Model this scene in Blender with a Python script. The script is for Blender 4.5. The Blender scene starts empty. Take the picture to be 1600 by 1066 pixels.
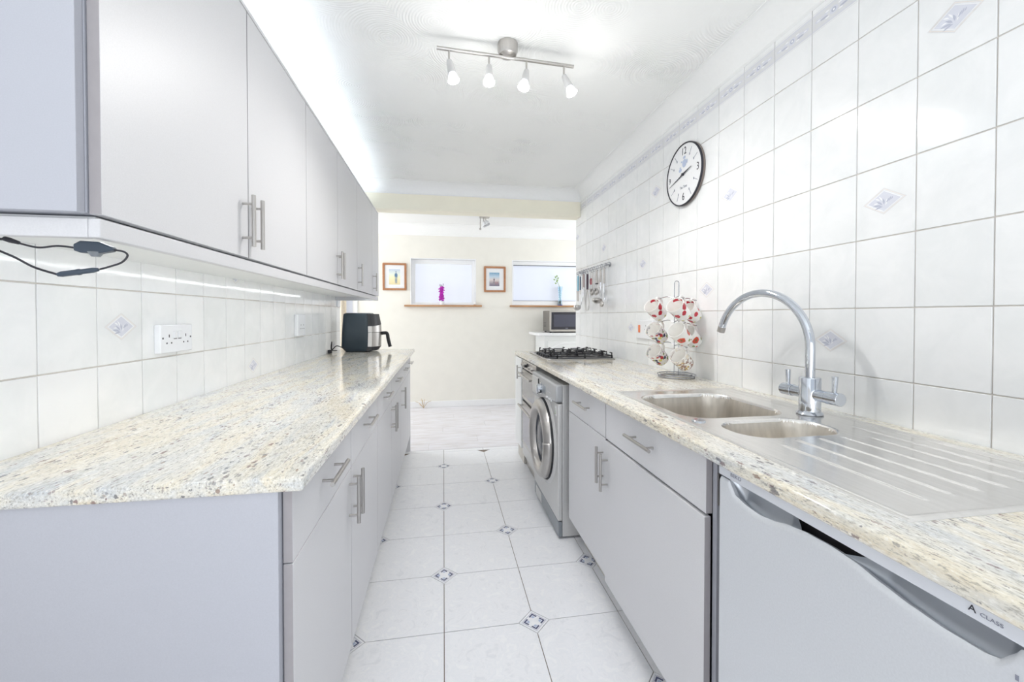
import bpy, bmesh, math, random
from mathutils import Vector, Matrix, noise as mnoise
random.seed(7)
C = bpy.context.scene.collection
SC = bpy.context.scene
PI = math.pi

# ------------------------------------------------------------------ camera, world, lights, exposure
cd = bpy.data.cameras.new('camera'); cam = bpy.data.objects.new('camera', cd); C.objects.link(cam)
cam.location = (0, 0, 1.225)
cam.rotation_euler = (math.radians(90 - 0.78), 0, math.radians(-9.42))
cd.sensor_fit = 'HORIZONTAL'; cd.sensor_width = 36; cd.lens = 645 / 1600 * 36
cd.shift_y = -31 / 1600; cd.clip_start = 0.02
SC.camera = cam
SC.view_settings.view_transform = 'Standard'; SC.view_settings.look = 'None'
SC.view_settings.gamma = 1; SC.view_settings.use_curve_mapping = False
SC.view_settings.exposure = 0.80
SC.cycles.max_bounces = 10; SC.cycles.diffuse_bounces = 6; SC.cycles.sample_clamp_indirect = 6
SC.cycles.caustics_reflective = False; SC.cycles.caustics_refractive = False
w = bpy.data.worlds.new('sky'); SC.world = w; w.use_nodes = True
w.node_tree.nodes['Background'].inputs[0].default_value = (0.86, 0.93, 1.0, 1)
w.node_tree.nodes['Background'].inputs[1].default_value = 0.5

def area(name, loc, rot, sx, sy, power, col=(1, 1, 1), spread=180):
    d = bpy.data.lights.new(name, 'AREA'); d.shape = 'RECTANGLE'; d.size = sx; d.size_y = sy
    d.energy = power; d.color = col; d.spread = math.radians(spread)
    o = bpy.data.objects.new(name, d); C.objects.link(o); o.location = loc; o.rotation_euler = rot
    return o
# area lights at unseen openings; the left one follows the clock's shadow direction
area('added_fill_behind_camera', (0.19, -1.34, 0.90), (math.radians(138), 0, 0), 1.9, 1.5, 19, (0.93, 0.96, 1.0))  # added light behind the camera, tilted up to brighten the ceiling
area('daylight_side_window', (-2.52, 5.0, 1.75), (math.radians(90), 0, math.radians(-90)), 0.9, 1.1, 20, (0.95, 0.97, 1.0))
area('added_fill_far_right', (2.76, 4.8, 1.5), (math.radians(90), 0, math.radians(90)), 1.2, 1.3, 9, (0.95, 0.97, 1.0))  # added fill from an unseen opening on the far room's right
SPOT_W = 5.6; LED_S = 12.0; UP_S = 48.0; GLOW_W = 0.48

# ------------------------------------------------------------------ helpers
off = {}
def tag(o, label=None, cat=None, group=None, kind=None):
    if label: o['label'] = label
    if cat: o['category'] = cat
    if group: o['group'] = group
    if kind: o['kind'] = kind
    return o
def thing(name, loc, label, cat, group=None):
    o = bpy.data.objects.new(name, None); C.objects.link(o); o.location = loc
    o.empty_display_size = 0.05; off[o] = Vector(loc)
    return tag(o, label, cat, group)
def obj(name, bm, mats, parent=None, bevel=0, smooth=True, seg=2, local=False):
    me = bpy.data.meshes.new(name)
    bmesh.ops.remove_doubles(bm, verts=bm.verts, dist=1e-6)
    bm.normal_update(); bm.to_mesh(me); bm.free()
    for m in (mats if isinstance(mats, (list, tuple)) else [mats]): me.materials.append(m)
    o = bpy.data.objects.new(name, me); C.objects.link(o)
    if parent is not None:
        o.parent = parent; v = off.get(parent, Vector((0, 0, 0))); off[o] = v
        if not local: me.transform(Matrix.Translation(-v))
    else: off[o] = Vector((0, 0, 0))
    if smooth:
        me.shade_smooth(); me.set_sharp_from_angle(angle=math.radians(38))
    if bevel:
        b = o.modifiers.new('bevel', 'BEVEL'); b.width = bevel; b.segments = seg; b.limit_method = 'ANGLE'; b.angle_limit = math.radians(40)
        b.harden_normals = False
    return o
def box(bm, x0, x1, y0, y1, z0, z1, mi=0):
    vs = [bm.verts.new((x, y, z)) for x in (x0, x1) for y in (y0, y1) for z in (z0, z1)]
    for f in ((0, 1, 3, 2), (4, 6, 7, 5), (0, 4, 5, 1), (2, 3, 7, 6), (0, 2, 6, 4), (1, 5, 7, 3)):
        fc = bm.faces.new([vs[i] for i in f]); fc.material_index = mi
    return vs
def B(*a):
    bm = bmesh.new(); box(bm, *a); return bm
def frame_of(d):
    d = d.normalized(); a = Vector((0, 0, 1)) if abs(d.z) < 0.9 else Vector((1, 0, 0))
    u = d.cross(a).normalized(); return u, d.cross(u).normalized()
def lathe(bm, prof, o, d, seg=24, mi=0, a0=0, a1=2 * PI):
    """prof: list of (radius, distance along d)"""
    o = Vector(o); d = Vector(d).normalized(); u, v = frame_of(d); full = abs(a1 - a0 - 2 * PI) < 1e-6
    n = seg if full else seg + 1
    rings = []
    for r, h in prof:
        if r < 1e-7: rings.append([bm.verts.new(o + d * h)])
        else: rings.append([bm.verts.new(o + d * h + (u * math.cos(a0 + (a1 - a0) * k / seg) + v * math.sin(a0 + (a1 - a0) * k / seg)) * r) for k in range(n)])
    for A, Bq in zip(rings, rings[1:]):
        for k in range(seg):
            k2 = (k + 1) % n if full else k + 1
            if len(A) == 1 and len(Bq) == 1: continue
            if len(A) == 1: f = [A[0], Bq[k2], Bq[k]]
            elif len(Bq) == 1: f = [A[k], A[k2], Bq[0]]
            else: f = [A[k], A[k2], Bq[k2], Bq[k]]
            fc = bm.faces.new(f); fc.material_index = mi
def cyl(bm, p, q, r, r2=None, seg=16, mi=0):
    p = Vector(p); q = Vector(q); L = (q - p).length; r2 = r if r2 is None else r2
    lathe(bm, [(0, 0), (r, 0), (r2, L), (0, L)], p, q - p, seg, mi)
def tube(bm, pts, r, seg=10, mi=0, closed=False, caps=True):
    pts = [Vector(p) for p in pts]; n = len(pts); rs = r if isinstance(r, (list, tuple)) else [r] * n
    rings = []; u = None
    for i, p in enumerate(pts):
        if closed: t = pts[(i + 1) % n] - pts[i - 1]
        else: t = pts[min(i + 1, n - 1)] - pts[max(i - 1, 0)]
        t.normalize()
        if u is None: u, _ = frame_of(t)
        u = (u - t * u.dot(t)).normalized(); v = t.cross(u)
        rings.append([bm.verts.new(p + (u * math.cos(2 * PI * k / seg) + v * math.sin(2 * PI * k / seg)) * rs[i]) for k in range(seg)])
    m = n if closed else n - 1
    for i in range(m):
        A = rings[i]; Bq = rings[(i + 1) % n]
        for k in range(seg):
            f = bm.faces.new([A[k], A[(k + 1) % seg], Bq[(k + 1) % seg], Bq[k]]); f.material_index = mi
    if caps and not closed:
        for R in (rings[0], rings[-1]):
            f = bm.faces.new(R); f.material_index = mi
def prism(bm, poly, axis, a0, a1, mi=0):
    """poly: 2D points in the two axes other than `axis` (in xyz order), extruded between a0 and a1"""
    def P(p, a):
        q = list(p); q.insert(axis, a); return q
    A = [bm.verts.new(P(p, a0)) for p in poly]; Bq = [bm.verts.new(P(p, a1)) for p in poly]; n = len(poly)
    fs = [bm.faces.new(A), bm.faces.new(Bq[::-1])]
    for i in range(n): fs.append(bm.faces.new([A[i], Bq[i], Bq[(i + 1) % n], A[(i + 1) % n]]))
    for f in fs: f.material_index = mi
    bmesh.ops.recalc_face_normals(bm, faces=fs)
def ball(bm, c, r, sx=1, sy=1, sz=1, seg=12, mi=0):
    n0 = len(bm.verts)
    m = Matrix.Translation(c) @ Matrix.Diagonal((r * sx, r * sy, r * sz, 1))
    res = bmesh.ops.create_uvsphere(bm, u_segments=seg, v_segments=max(6, seg // 2), radius=1, matrix=m)
    for v in res['verts']:
        for f in v.link_faces: f.material_index = mi
def catmull(pts, k=6):
    pts = [Vector(p) for p in pts]; P = [pts[0]] + pts + [pts[-1]]; out = []
    for i in range(1, len(P) - 2):
        for j in range(k):
            t = j / k
            out.append(0.5 * ((2 * P[i]) + (P[i + 1] - P[i - 1]) * t + (2 * P[i - 1] - 5 * P[i] + 4 * P[i + 1] - P[i + 2]) * t * t + (3 * P[i] - P[i - 1] - 3 * P[i + 1] + P[i + 2]) * t ** 3))
    out.append(pts[-1]); return out

# ------------------------------------------------------------------ materials
def lin(c):
    return tuple(((x / 255) / 12.92 if x / 255 <= 0.04045 else ((x / 255 + 0.055) / 1.055) ** 2.4) for x in c) + (1,)
class NT:
    def __init__(s, name):
        s.m = bpy.data.materials.new(name); s.m.use_nodes = True; s.t = s.m.node_tree; s.n = s.t.nodes
        s.b = s.n['Principled BSDF']
    def N(s, t, **k):
        n = s.n.new(t)
        for a, v in k.items():
            if a.startswith('i_'):
                key = a[2:]; n.inputs[int(key) if key.isdigit() else key.replace('_', ' ')].default_value = v
            else: setattr(n, a, v)
        return n
    def L(s, a, b): s.t.links.new(a, b)
    def geo(s): return s.N('ShaderNodeNewGeometry').outputs['Position']
    def ocoord(s): return s.N('ShaderNodeTexCoord').outputs['Object']
    def mapping(s, src, scale=(1, 1, 1), rot=(0, 0, 0), loc=(0, 0, 0)):
        n = s.N('ShaderNodeMapping'); n.inputs['Scale'].default_value = scale; n.inputs['Rotation'].default_value = rot
        n.inputs['Location'].default_value = loc; s.L(src, n.inputs['Vector']); return n.outputs[0]
    def noise(s, vec, scale, detail=3, rough=0.55, dist=0):
        n = s.N('ShaderNodeTexNoise', i_Scale=scale, i_Detail=detail, i_Roughness=rough, i_Distortion=dist); s.L(vec, n.inputs['Vector']); return n.outputs[0]
    def ramp(s, fac, stops, interp='LINEAR'):
        n = s.N('ShaderNodeValToRGB'); n.color_ramp.interpolation = interp; e = n.color_ramp.elements
        while len(e) < len(stops): e.new(0.5)
        for q, (p, c) in zip(e, stops): q.position = p; q.color = c if len(c) == 4 else tuple(c) + (1,)
        s.L(fac, n.inputs[0]); return n.outputs[0]
    def mix(s, fac, a, b, mode='MIX'):
        n = s.N('ShaderNodeMix', data_type='RGBA', blend_type=mode)
        for i, v in ((0, fac), (6, a), (7, b)):
            if hasattr(v, 'links') or isinstance(v, bpy.types.NodeSocket): s.L(v, n.inputs[i])
            else: n.inputs[i].default_value = v
        return n.outputs[2]
    def math(s, op, a, b=0.0, c=0.0):
        n = s.N('ShaderNodeMath', operation=op)
        for i, v in enumerate((a, b, c)):
            if isinstance(v, bpy.types.NodeSocket): s.L(v, n.inputs[i])
            else: n.inputs[i].default_value = v
        return n.outputs[0]
    def bump(s, h, strength=0.1, dist=0.001):
        n = s.N('ShaderNodeBump', i_Strength=strength, i_Distance=dist); s.L(h, n.inputs['Height']); s.L(n.outputs[0], s.b.inputs['Normal'])
def mat(name, c, rough=0.5, metal=0.0, grain=0.0, gscale=60, bump=0.0, coat=0.0, stretch=(1, 1, 1), ior=1.5):
    t = NT(name); col = lin(c)
    b = t.b; b.inputs['Roughness'].default_value = rough; b.inputs['Metallic'].default_value = metal
    b.inputs['Coat Weight'].default_value = coat; b.inputs['IOR'].default_value = ior
    v = t.mapping(t.ocoord(), stretch); f = t.noise(v, gscale, 4)
    g = max(grain, 0.012)
    t.L(t.ramp(f, [(0.3, tuple(x * (1 - g) for x in col[:3])), (0.7, tuple(min(1, x * (1 + g)) for x in col[:3]))]), b.inputs['Base Color'])
    if bump: t.bump(f, bump)
    return t.m
def emit(name, c, s):
    t = NT(name); t.b.inputs['Base Color'].default_value = lin(c); t.b.inputs['Emission Color'].default_value = lin(c); t.b.inputs['Emission Strength'].default_value = s
    return t.m
M = {}
M['cab'] = mat('grey_laminate', (214, 214, 217), 0.42, grain=0.03, gscale=420, bump=0.03)
M['cab_edge'] = mat('grey_laminate_edging', (164, 160, 163), 0.5, grain=0.02)
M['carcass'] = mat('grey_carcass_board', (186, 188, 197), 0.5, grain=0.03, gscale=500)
M['white_board'] = mat('white_board', (236, 238, 238), 0.4)
M['plinth'] = mat('beige_grey_plinth', (196, 192, 184), 0.5, grain=0.03)
M['dark_gap'] = mat('dark_recess', (60, 58, 62), 0.8)
M['steel'] = mat('brushed_steel', (190, 187, 184), 0.32, 1.0, grain=0.05, gscale=160, stretch=(1, 1, 0.1))
M['chrome'] = mat('polished_chrome', (205, 210, 218), 0.07, 1.0)
M['sink'] = mat('satin_sink_steel', (236, 234, 231), 0.2, 1.0, grain=0.05, gscale=90, stretch=(1, 0.08, 1), bump=0.015)
M['bowl'] = mat('brushed_bowl_steel', (205, 199, 190), 0.38, 1.0, grain=0.10, gscale=60, stretch=(1, 1, 0.1))
M['appl'] = mat('silver_appliance_paint', (205, 205, 205), 0.38, 0.25, grain=0.02)
M['fridge'] = mat('silver_fridge_steel', (216, 219, 224), 0.42, 0.2, grain=0.03, gscale=300)
M['fridge_rim'] = mat('pale_silver_plastic', (222, 225, 232), 0.35, 0.05)
M['handle_grey'] = mat('satin_grey_plastic', (140, 146, 152), 0.3, 0.5)
M['fascia'] = mat('grey_fascia_plastic', (176, 178, 181), 0.35, 0.2)
M['taupe'] = mat('taupe_casing', (128, 118, 112), 0.5)
M['wire'] = mat('chromed_wire', (172, 174, 180), 0.22, 1.0)
M['hollow'] = mat('satin_grip_metal', (186, 191, 198), 0.3, 0.5)
M['black'] = mat('black_plastic', (30, 31, 36), 0.4)
M['bluebl'] = mat('dark_blue_black_plastic', (40, 54, 64), 0.42, grain=0.03, gscale=300, bump=0.02)
M['cable'] = mat('blue_grey_cable_plastic', (62, 74, 88), 0.35)
M['cableblk'] = mat('dark_cable_rubber', (40, 40, 48), 0.5)
M['iron'] = mat('black_cast_iron', (34, 34, 38), 0.55, grain=0.1, bump=0.08)
M['white'] = mat('white_plastic', (240, 242, 246), 0.25)
M['paint_white'] = mat('white_gloss_paint', (244, 245, 247), 0.3)
M['slot'] = mat('dark_slot', (70, 72, 80), 0.6)
M['orange'] = mat('orange_rocker', (232, 130, 84), 0.3)
M['china'] = mat('white_china', (246, 245, 243), 0.12, coat=0.5)
M['grout'] = mat('grey_beige_grout', (214, 209, 203), 0.85, grain=0.08, gscale=30)
M['fgrout'] = mat('brown_floor_grout', (128, 114, 104), 0.85, grain=0.1, gscale=30)
M['wood'] = mat('orange_oak', (186, 140, 100), 0.4, grain=0.18, gscale=30, stretch=(0.12, 1, 1))
M['frame_wood'] = mat('red_brown_frame_wood', (174, 122, 86), 0.35, grain=0.14, gscale=40)
M['cream'] = mat('cream_wall_paint', (241, 239, 232), 0.8, grain=0.015, gscale=8, bump=0.02)
M['header'] = mat('pale_yellow_wall_paint', (250, 246, 229), 0.8, grain=0.015, gscale=8)
M['coving'] = mat('white_coving_paint', (247, 248, 248), 0.7)
M['lav'] = mat('lavender_print', (222, 224, 234), 0.15)
M['lavgrey'] = mat('pale_grey_print', (226, 227, 230), 0.15)
M['bluegrey'] = mat('blue_grey_print', (190, 194, 210), 0.15)
M['peach'] = mat('peach_print', (238, 231, 226), 0.15)
M['wline'] = mat('white_print', (248, 249, 252), 0.12)
M['navy'] = mat('dark_blue_print', (92, 98, 128), 0.2)
M['pblue'] = mat('pale_blue_print', (190, 202, 226), 0.2)
M['magenta'] = mat('magenta_petals', (196, 40, 190), 0.6, grain=0.15)
M['green'] = mat('pale_green_leaf', (150, 176, 120), 0.6, grain=0.2)
M['mwgrey'] = mat('grey_metal_casing', (128, 124, 120), 0.4, 0.4)
M['mwglass'] = mat('dark_microwave_glass', (52, 52, 62), 0.15)
M['curtain'] = mat('beige_curtain_cloth', (216, 206, 190), 0.9, grain=0.06, gscale=50)
M['clockface'] = mat('white_clock_face', (240, 241, 243), 0.35)
M['ink'] = mat('black_ink', (46, 46, 56), 0.6)
M['greyink'] = mat('grey_ink', (140, 143, 158), 0.6)
M['clockblue'] = mat('pale_blue_ink', (186, 198, 222), 0.6)

def tile_mat(name, a, b, rough):
    t = NT(name); p = t.geo()
    f = t.noise(p, 9, 5, 0.6, 0.6); oi = t.N('ShaderNodeObjectInfo').outputs['Random']
    g = t.math('ADD', t.math('MULTIPLY', f, 0.8), t.math('MULTIPLY', oi, 0.2))
    t.L(t.ramp(g, [(0.36, lin(a)), (0.66, lin(b))]), t.b.inputs['Base Color'])
    t.b.inputs['Roughness'].default_value = rough; t.b.inputs['IOR'].default_value = 1.5
    t.bump(t.noise(p, 5, 2), 0.25, 0.004); return t.m
M['tile'] = tile_mat('white_glazed_tile', (238, 240, 241), (246, 247, 248), 0.1)
def floor_tile():
    t = NT('white_marbled_floor_tile'); p = t.geo()
    f = t.noise(t.mapping(p, (1, 1, 1), (0, 0, 0.6)), 16, 7, 0.62, 1.6)
    t.L(t.ramp(f, [(0.34, lin((233, 235, 240))), (0.46, lin((243, 244, 248))), (0.53, lin((238, 240, 245))), (0.62, lin((245, 246, 249)))]), t.b.inputs['Base Color'])
    t.b.inputs['Roughness'].default_value = 0.28; t.bump(f, 0.15, 0.002); return t.m
M['ftile'] = floor_tile()
def ceiling_mat():
    t = NT('swirled_plaster_ceiling'); p = t.geo()
    # overlapping comb swirls: concentric rings around the feature points of a coarse cell pattern
    vs = t.mapping(p, (3.1, 3.1, 0.0), (0, 0, 0.5)); v = t.N('ShaderNodeTexVoronoi', i_Scale=1.0, voronoi_dimensions='2D'); t.L(vs, v.inputs['Vector'])
    wv = t.math('SINE', t.math('MULTIPLY', v.outputs['Distance'], 170.0))
    nz = t.noise(p, 2.2, 2); amp = t.ramp(nz, [(0.42, (0.12, 0.12, 0.12)), (0.62, (1, 1, 1))])
    h = t.math('MULTIPLY', wv, amp)
    t.b.inputs['Base Color'].default_value = lin((247, 248, 247)); t.b.inputs['Roughness'].default_value = 0.6
    t.bump(h, 0.7, 0.0016); return t.m
M['ceil'] = ceiling_mat()
def granite():
    t = NT('cream_granite'); p = t.geo()
    # grain runs mostly along the worktop's length, seen end-on on the cut edges
    a = t.mapping(p, (1, 0.20, 1), (0, 0, math.radians(14)))
    base = t.ramp(t.noise(a, 14, 5, 0.6, 0.8), [(0.30, lin((198, 201, 204))), (0.42, lin((222, 219, 210))), (0.52, lin((232, 225, 208))), (0.60, lin((224, 214, 193))), (0.72, lin((240, 237, 229)))])
    big = t.noise(t.mapping(p, (1, 0.16, 1), (0, 0, math.radians(12)), (3, 1, 0)), 8.0, 4, 0.55, 0.5)
    c1 = t.mix(t.ramp(big, [(0.46, (0, 0, 0)), (0.57, (0.5, 0.5, 0.5)), (0.63, (0.1, 0.1, 0.1))]), base, lin((206, 211, 217)))
    fine = t.mapping(p, (1, 0.30, 1), (0, 0, math.radians(10)))
    gm = t.noise(fine, 260, 3, 0.7)
    c2 = t.mix(t.ramp(gm, [(0.34, (0.8, 0.8, 0.8)), (0.47, (0, 0, 0))]), c1, lin((158, 154, 144)))
    c2b = t.mix(t.ramp(gm, [(0.55, (0, 0, 0)), (0.68, (0.85, 0.85, 0.85))]), c2, lin((248, 246, 240)))
    wob = t.N('ShaderNodeTexNoise', i_Scale=190.0, i_Detail=2.0); t.L(p, wob.inputs['Vector'])
    def specks(cur, scale, stretch, size, keep, wobble, dens, strength):
        pv = t.N('ShaderNodeVectorMath', operation='MULTIPLY_ADD'); t.L(wob.outputs['Color'], pv.inputs[0]); pv.inputs[1].default_value = (wobble,) * 3; t.L(t.mapping(p, (1, stretch, 1), (0, 0, math.radians(10))), pv.inputs[2])
        sp = t.N('ShaderNodeTexVoronoi', i_Scale=scale, i_Randomness=1.0); t.L(pv.outputs[0], sp.inputs['Vector'])
        den = t.noise(t.mapping(p, (1, 0.35, 1)), dens, 3, 0.6)
        thr = t.math('SUBTRACT', t.math('MULTIPLY', t.ramp(den, [(0.40, (0.12, 0.12, 0.12)), (0.62, (1, 1, 1))]), size), sp.outputs['Distance'])
        rs = t.N('ShaderNodeSeparateColor'); t.L(sp.outputs['Color'], rs.inputs[0])
        mask = t.math('MULTIPLY', t.ramp(t.math('MULTIPLY', thr, 8.0), [(0.0, (0, 0, 0)), (0.6, (strength,) * 3)]), t.ramp(rs.outputs[0], [(keep, (0, 0, 0)), (keep + .04, (1, 1, 1))]))
        dark = t.ramp(rs.outputs[1], [(0.0, lin((72, 74, 90))), (0.55, lin((100, 98, 104))), (0.8, lin((106, 62, 70))), (1.0, lin((140, 112, 92)))])
        return t.mix(mask, cur, dark)
    c3 = specks(c2b, 85.0, 0.42, 0.43, 0.52, 0.010, 13, 0.72)
    c4 = specks(c3, 170.0, 0.30, 0.50, 0.45, 0.006, 22, 0.5)
    t.L(c4, t.b.inputs['Base Color'])
    t.b.inputs['Roughness'].default_value = 0.09; t.b.inputs['IOR'].default_value = 1.6
    return t.m
M['granite'] = granite()
def plank_mat():
    t = NT('grey_washed_oak_laminate'); p = t.geo(); oi = t.N('ShaderNodeObjectInfo').outputs['Random']
    ad = t.N('ShaderNodeVectorMath', operation='ADD'); cb = t.N('ShaderNodeCombineXYZ'); t.L(t.math('MULTIPLY', oi, 7.0), cb.inputs[0]); t.L(p, ad.inputs[0]); t.L(cb.outputs[0], ad.inputs[1])
    f = t.noise(t.mapping(ad.outputs[0], (1.4, 14, 1)), 2.6, 6, 0.65, 0.5)
    t.L(t.ramp(f, [(0.25, lin((190, 182, 180))), (0.42, lin((220, 217, 220))), (0.55, lin((232, 231, 237))), (0.75, lin((240, 240, 246)))]), t.b.inputs['Base Color'])
    t.b.inputs['Roughness'].default_value = 0.35; return t.m
M['plank'] = plank_mat()
def glass(name, c=(1, 1, 1), rough=0.02):
    t = NT(name); t.b.inputs['Base Color'].default_value = c + (1,); t.b.inputs['Transmission Weight'].default_value = 1; t.b.inputs['Roughness'].default_value = rough; t.b.inputs['IOR'].default_value = 1.45; return t.m
M['glass'] = glass('clear_glass'); M['blueglass'] = glass('pale_blue_glass', (0.72, 0.88, 0.95))
M['doorglass'] = mat('dark_door_glass', (70, 74, 82), 0.08)
M['ovenglass'] = mat('reflective_oven_glass', (150, 150, 158), 0.1, 0.6)
def frosted(name, c, s):
    t = NT(name); n = t.noise(t.ocoord(), 6, 4)
    t.b.inputs['Base Color'].default_value = lin((200, 205, 215)); t.b.inputs['Roughness'].default_value = 0.4
    t.L(t.ramp(n, [(0.3, tuple(x * 0.95 for x in lin(c)[:3])), (0.7, lin(c)[:3])]), t.b.inputs['Emission Color']); t.b.inputs['Emission Strength'].default_value = s; return t.m
M['frost'] = frosted('daylit_frosted_glass', (236, 240, 252), 0.24)
M['frost2'] = frosted('daylit_blind_cloth', (214, 220, 238), 0.26)
M['bulb'] = emit('lit_bulb_glass', (255, 252, 248), 14.0)
M['bulbglass'] = emit('lit_bulb_neck', (232, 232, 236), 0.25)

# ------------------------------------------------------------------ the setting
XL, XR = -0.933, 1.31
YE, YB, ZC = 3.98, 5.6, 2.42
Y0 = -1.42
# floor slab with tiles and planks
fl = bmesh.new(); box(fl, -2.7, 2.9, Y0, 5.8, -0.12, -0.0035)
floor = tag(obj('floor', fl, M['fgrout'], smooth=False), kind='structure')
FP = 0.3575; FX = 0.355; FY0 = 1.600; DH = 0.062
def poly_tile(pts, h=0.0035):
    bm = bmesh.new(); prism(bm, pts, 2, -h, 0.0); return bm
def cell_poly(x0, x1, y0, y1, odd, g=0.0016):
    """rectangle with the two corners that meet an inset cut off"""
    c = DH + g * 0.4
    a = (x0 + g, y0 + g); b = (x1 - g, y0 + g); d = (x1 - g, y1 - g); e = (x0 + g, y1 - g)
    if odd: return [(x0 + c, y0 + g), b, (x1 - g, y1 - c), (x1 - c, y1 - g), e, (x0 + g, y0 + c)]
    return [a, (x1 - c, y0 + g), (x1 - g, y0 + c), d, (x0 + c, y1 - g), (x0 + g, y1 - c)]
tm = {}
for i in range(-2, 3):
    for j in range(-8, 7):
        x0 = i * FX; y0 = FY0 + j * FP; x1 = x0 + FX; y1 = min(y0 + FP, 3.805)
        odd = (i + j) % 2 != 0
        if y1 - y0 < 0.3:
            o = obj('tile', poly_tile([(x0 + .0016, y0 + .0016), (x1 - .0016, y0 + .0016), (x1 - .0016, y1), (x0 + .0016, y1)]), M['ftile'], floor, smooth=False)
            continue
        if odd not in tm:
            o = obj('tile', poly_tile(cell_poly(0, FX, 0, FP, odd)), M['ftile'], floor, bevel=0.0008, seg=1); tm[odd] = o.data
        else:
            o = bpy.data.objects.new('tile', tm[odd]); C.objects.link(o); o.parent = floor
        o.location = (x0, y0, 0)
ins = None
def inset_mesh():
    bm = bmesh.new(); g = 0.0016; D = DH - g
    prism(bm, [(D, 0), (0, D), (-D, 0), (0, -D)], 2, -0.0035, 0.0)
    def ring(r1, r2, mi, z=0.0003):
        for k in range(4):
            a = k * PI / 2; b = a + PI / 2
            f = bm.faces.new([bm.verts.new((r * math.cos(t), r * math.sin(t), z)) for r, t in ((r1, a), (r1, b), (r2, b), (r2, a))]); f.material_index = mi
    ring(D * 0.86, D * 0.80, 1); ring(D * 0.79, D * 0.775, 2)
    for k in range(4):
        a = k * PI / 2; M2 = Matrix.Rotation(a, 2)
        for pts, mi in (([(0.62, 0), (0.38, 0.24), (0.31, 0.17), (0.49, 0)], 2), ([(0.62, 0), (0.49, 0), (0.31, -0.17), (0.38, -0.24)], 2), ([(0.45, 0), (0.31, 0.12), (0.25, 0.0), (0.31, -0.12)], 3)):
            q = [M2 @ Vector(p) * D * 1.16 for p in pts]
            f = bm.faces.new([bm.verts.new((p.x, p.y, 0.0004)) for p in q]); f.material_index = mi
    return bm
for i in range(-1, 4):
    for j in range(-7, 7):
        if (i + j) % 2 == 0: continue
        if FY0 + j * FP > 3.7: continue
        if ins is None:
            o = obj('inset_tile', inset_mesh(), [M['ftile'], M['lav'], M['navy'], M['pblue']], floor, smooth=False); ins = o.data
        else:
            o = bpy.data.objects.new('inset_tile', ins); C.objects.link(o); o.parent = floor
        o.location = (i * FX, FY0 + j * FP, 0)
# laminate planks of the far room
py = 3.81; row = 0; pm = {}
while py < 5.6:
    h = min(0.192, 5.62 - py); x = -2.7 + (row * 0.47) % 1.28 - 1.28
    while x < 2.85:
        a = max(x, -2.7); b = min(x + 1.28, 2.85)
        if b - a > 0.02: obj('plank', B(a + .0006, b - .0006, py + .0006, py + h - .0006, -0.0035, 0.0), M['plank'], floor, smooth=False)
        x += 1.28
    py += 0.192; row += 1

# glazed tiles
TW, TH = 0.1695, 0.2148
def wall_tile_mesh(th, tw, side):
    g = 0.0017; bm = bmesh.new()
    if side > 0: box(bm, 0, 0.006, g, tw - g, g, th - g)
    else: box(bm, -0.006, 0, g, tw - g, g, th - g)
    return bm
def motif_mesh(side):
    """printed diamond with a leaf sprig; u runs along the wall, v up"""
    bm = bmesh.new(); e = 0.0
    def P(u, v, k): return bm.verts.new((-side * (0.0002 + 0.00008 * k), -side * u, v))
    def face(pts, k, mi):
        f = bm.faces.new([P(u, v, k) for u, v in pts]); f.material_index = mi
        f.normal_update()
        if f.normal.x * -side < 0: f.normal_flip()
    A, H = 0.062, 0.040
    def ring(s1, s2, k, mi):
        cs = [(A, 0), (0, H), (-A, 0), (0, -H)]
        for q in range(4):
            p, r = cs[q], cs[(q + 1) % 4]
            face([(p[0] * s1, p[1] * s1), (r[0] * s1, r[1] * s1), (r[0] * s2, r[1] * s2), (p[0] * s2, p[1] * s2)], k, mi)
    ring(1.0, 0.965, 1, 1); ring(0.95, 0.90, 1, 3); ring(0.86, 0.84, 1, 1); ring(0.83, 0.76, 1, 2)
    face([(A * .74, 0), (0, H * .74), (-A * .74, 0), (0, -H * .74)], 1, 0)
    def leaf(u, v, ang, l, w, mi, k=3):
        pts = []
        n = 6
        for s in (1, -1):
            for q in range(n + 1):
                t = q / n if s > 0 else 1 - q / n
                if s < 0 and q in (0, n): continue
                x = t * l; y = s * w * math.sin(PI * t) + 0.25 * l * t * t
                pts.append((u + x * math.cos(ang) - y * math.sin(ang), v + x * math.sin(ang) + y * math.cos(ang)))
        face(pts, k, mi)
    for (u, v, a, l, ww, mi) in ((-.004, -.012, 2.2, .022, .0028, 4), (-.006, -.014, 2.75, .026, .003, 4), (-.002, -.016, 3.1, .024, .0026, 4), (0, -.010, 1.5, .018, .003, 4), (.006, -.006, .7, .016, .0022, 4), (.014, -.003, .9, .014, .002, 4), (.02, 0, .8, .010, .0016, 4), (-.012, .004, 2.4, .016, .0022, 2), (-.004, 0, 1.9, .02, .002, 2), (.004, -.014, 1.1, .02, .0018, 2), (-.016, -.004, 2.9, .014, .0018, 2)):
        leaf(u, v, a, l, ww, mi, 3 if mi == 4 else 2)
    return bm
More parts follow.
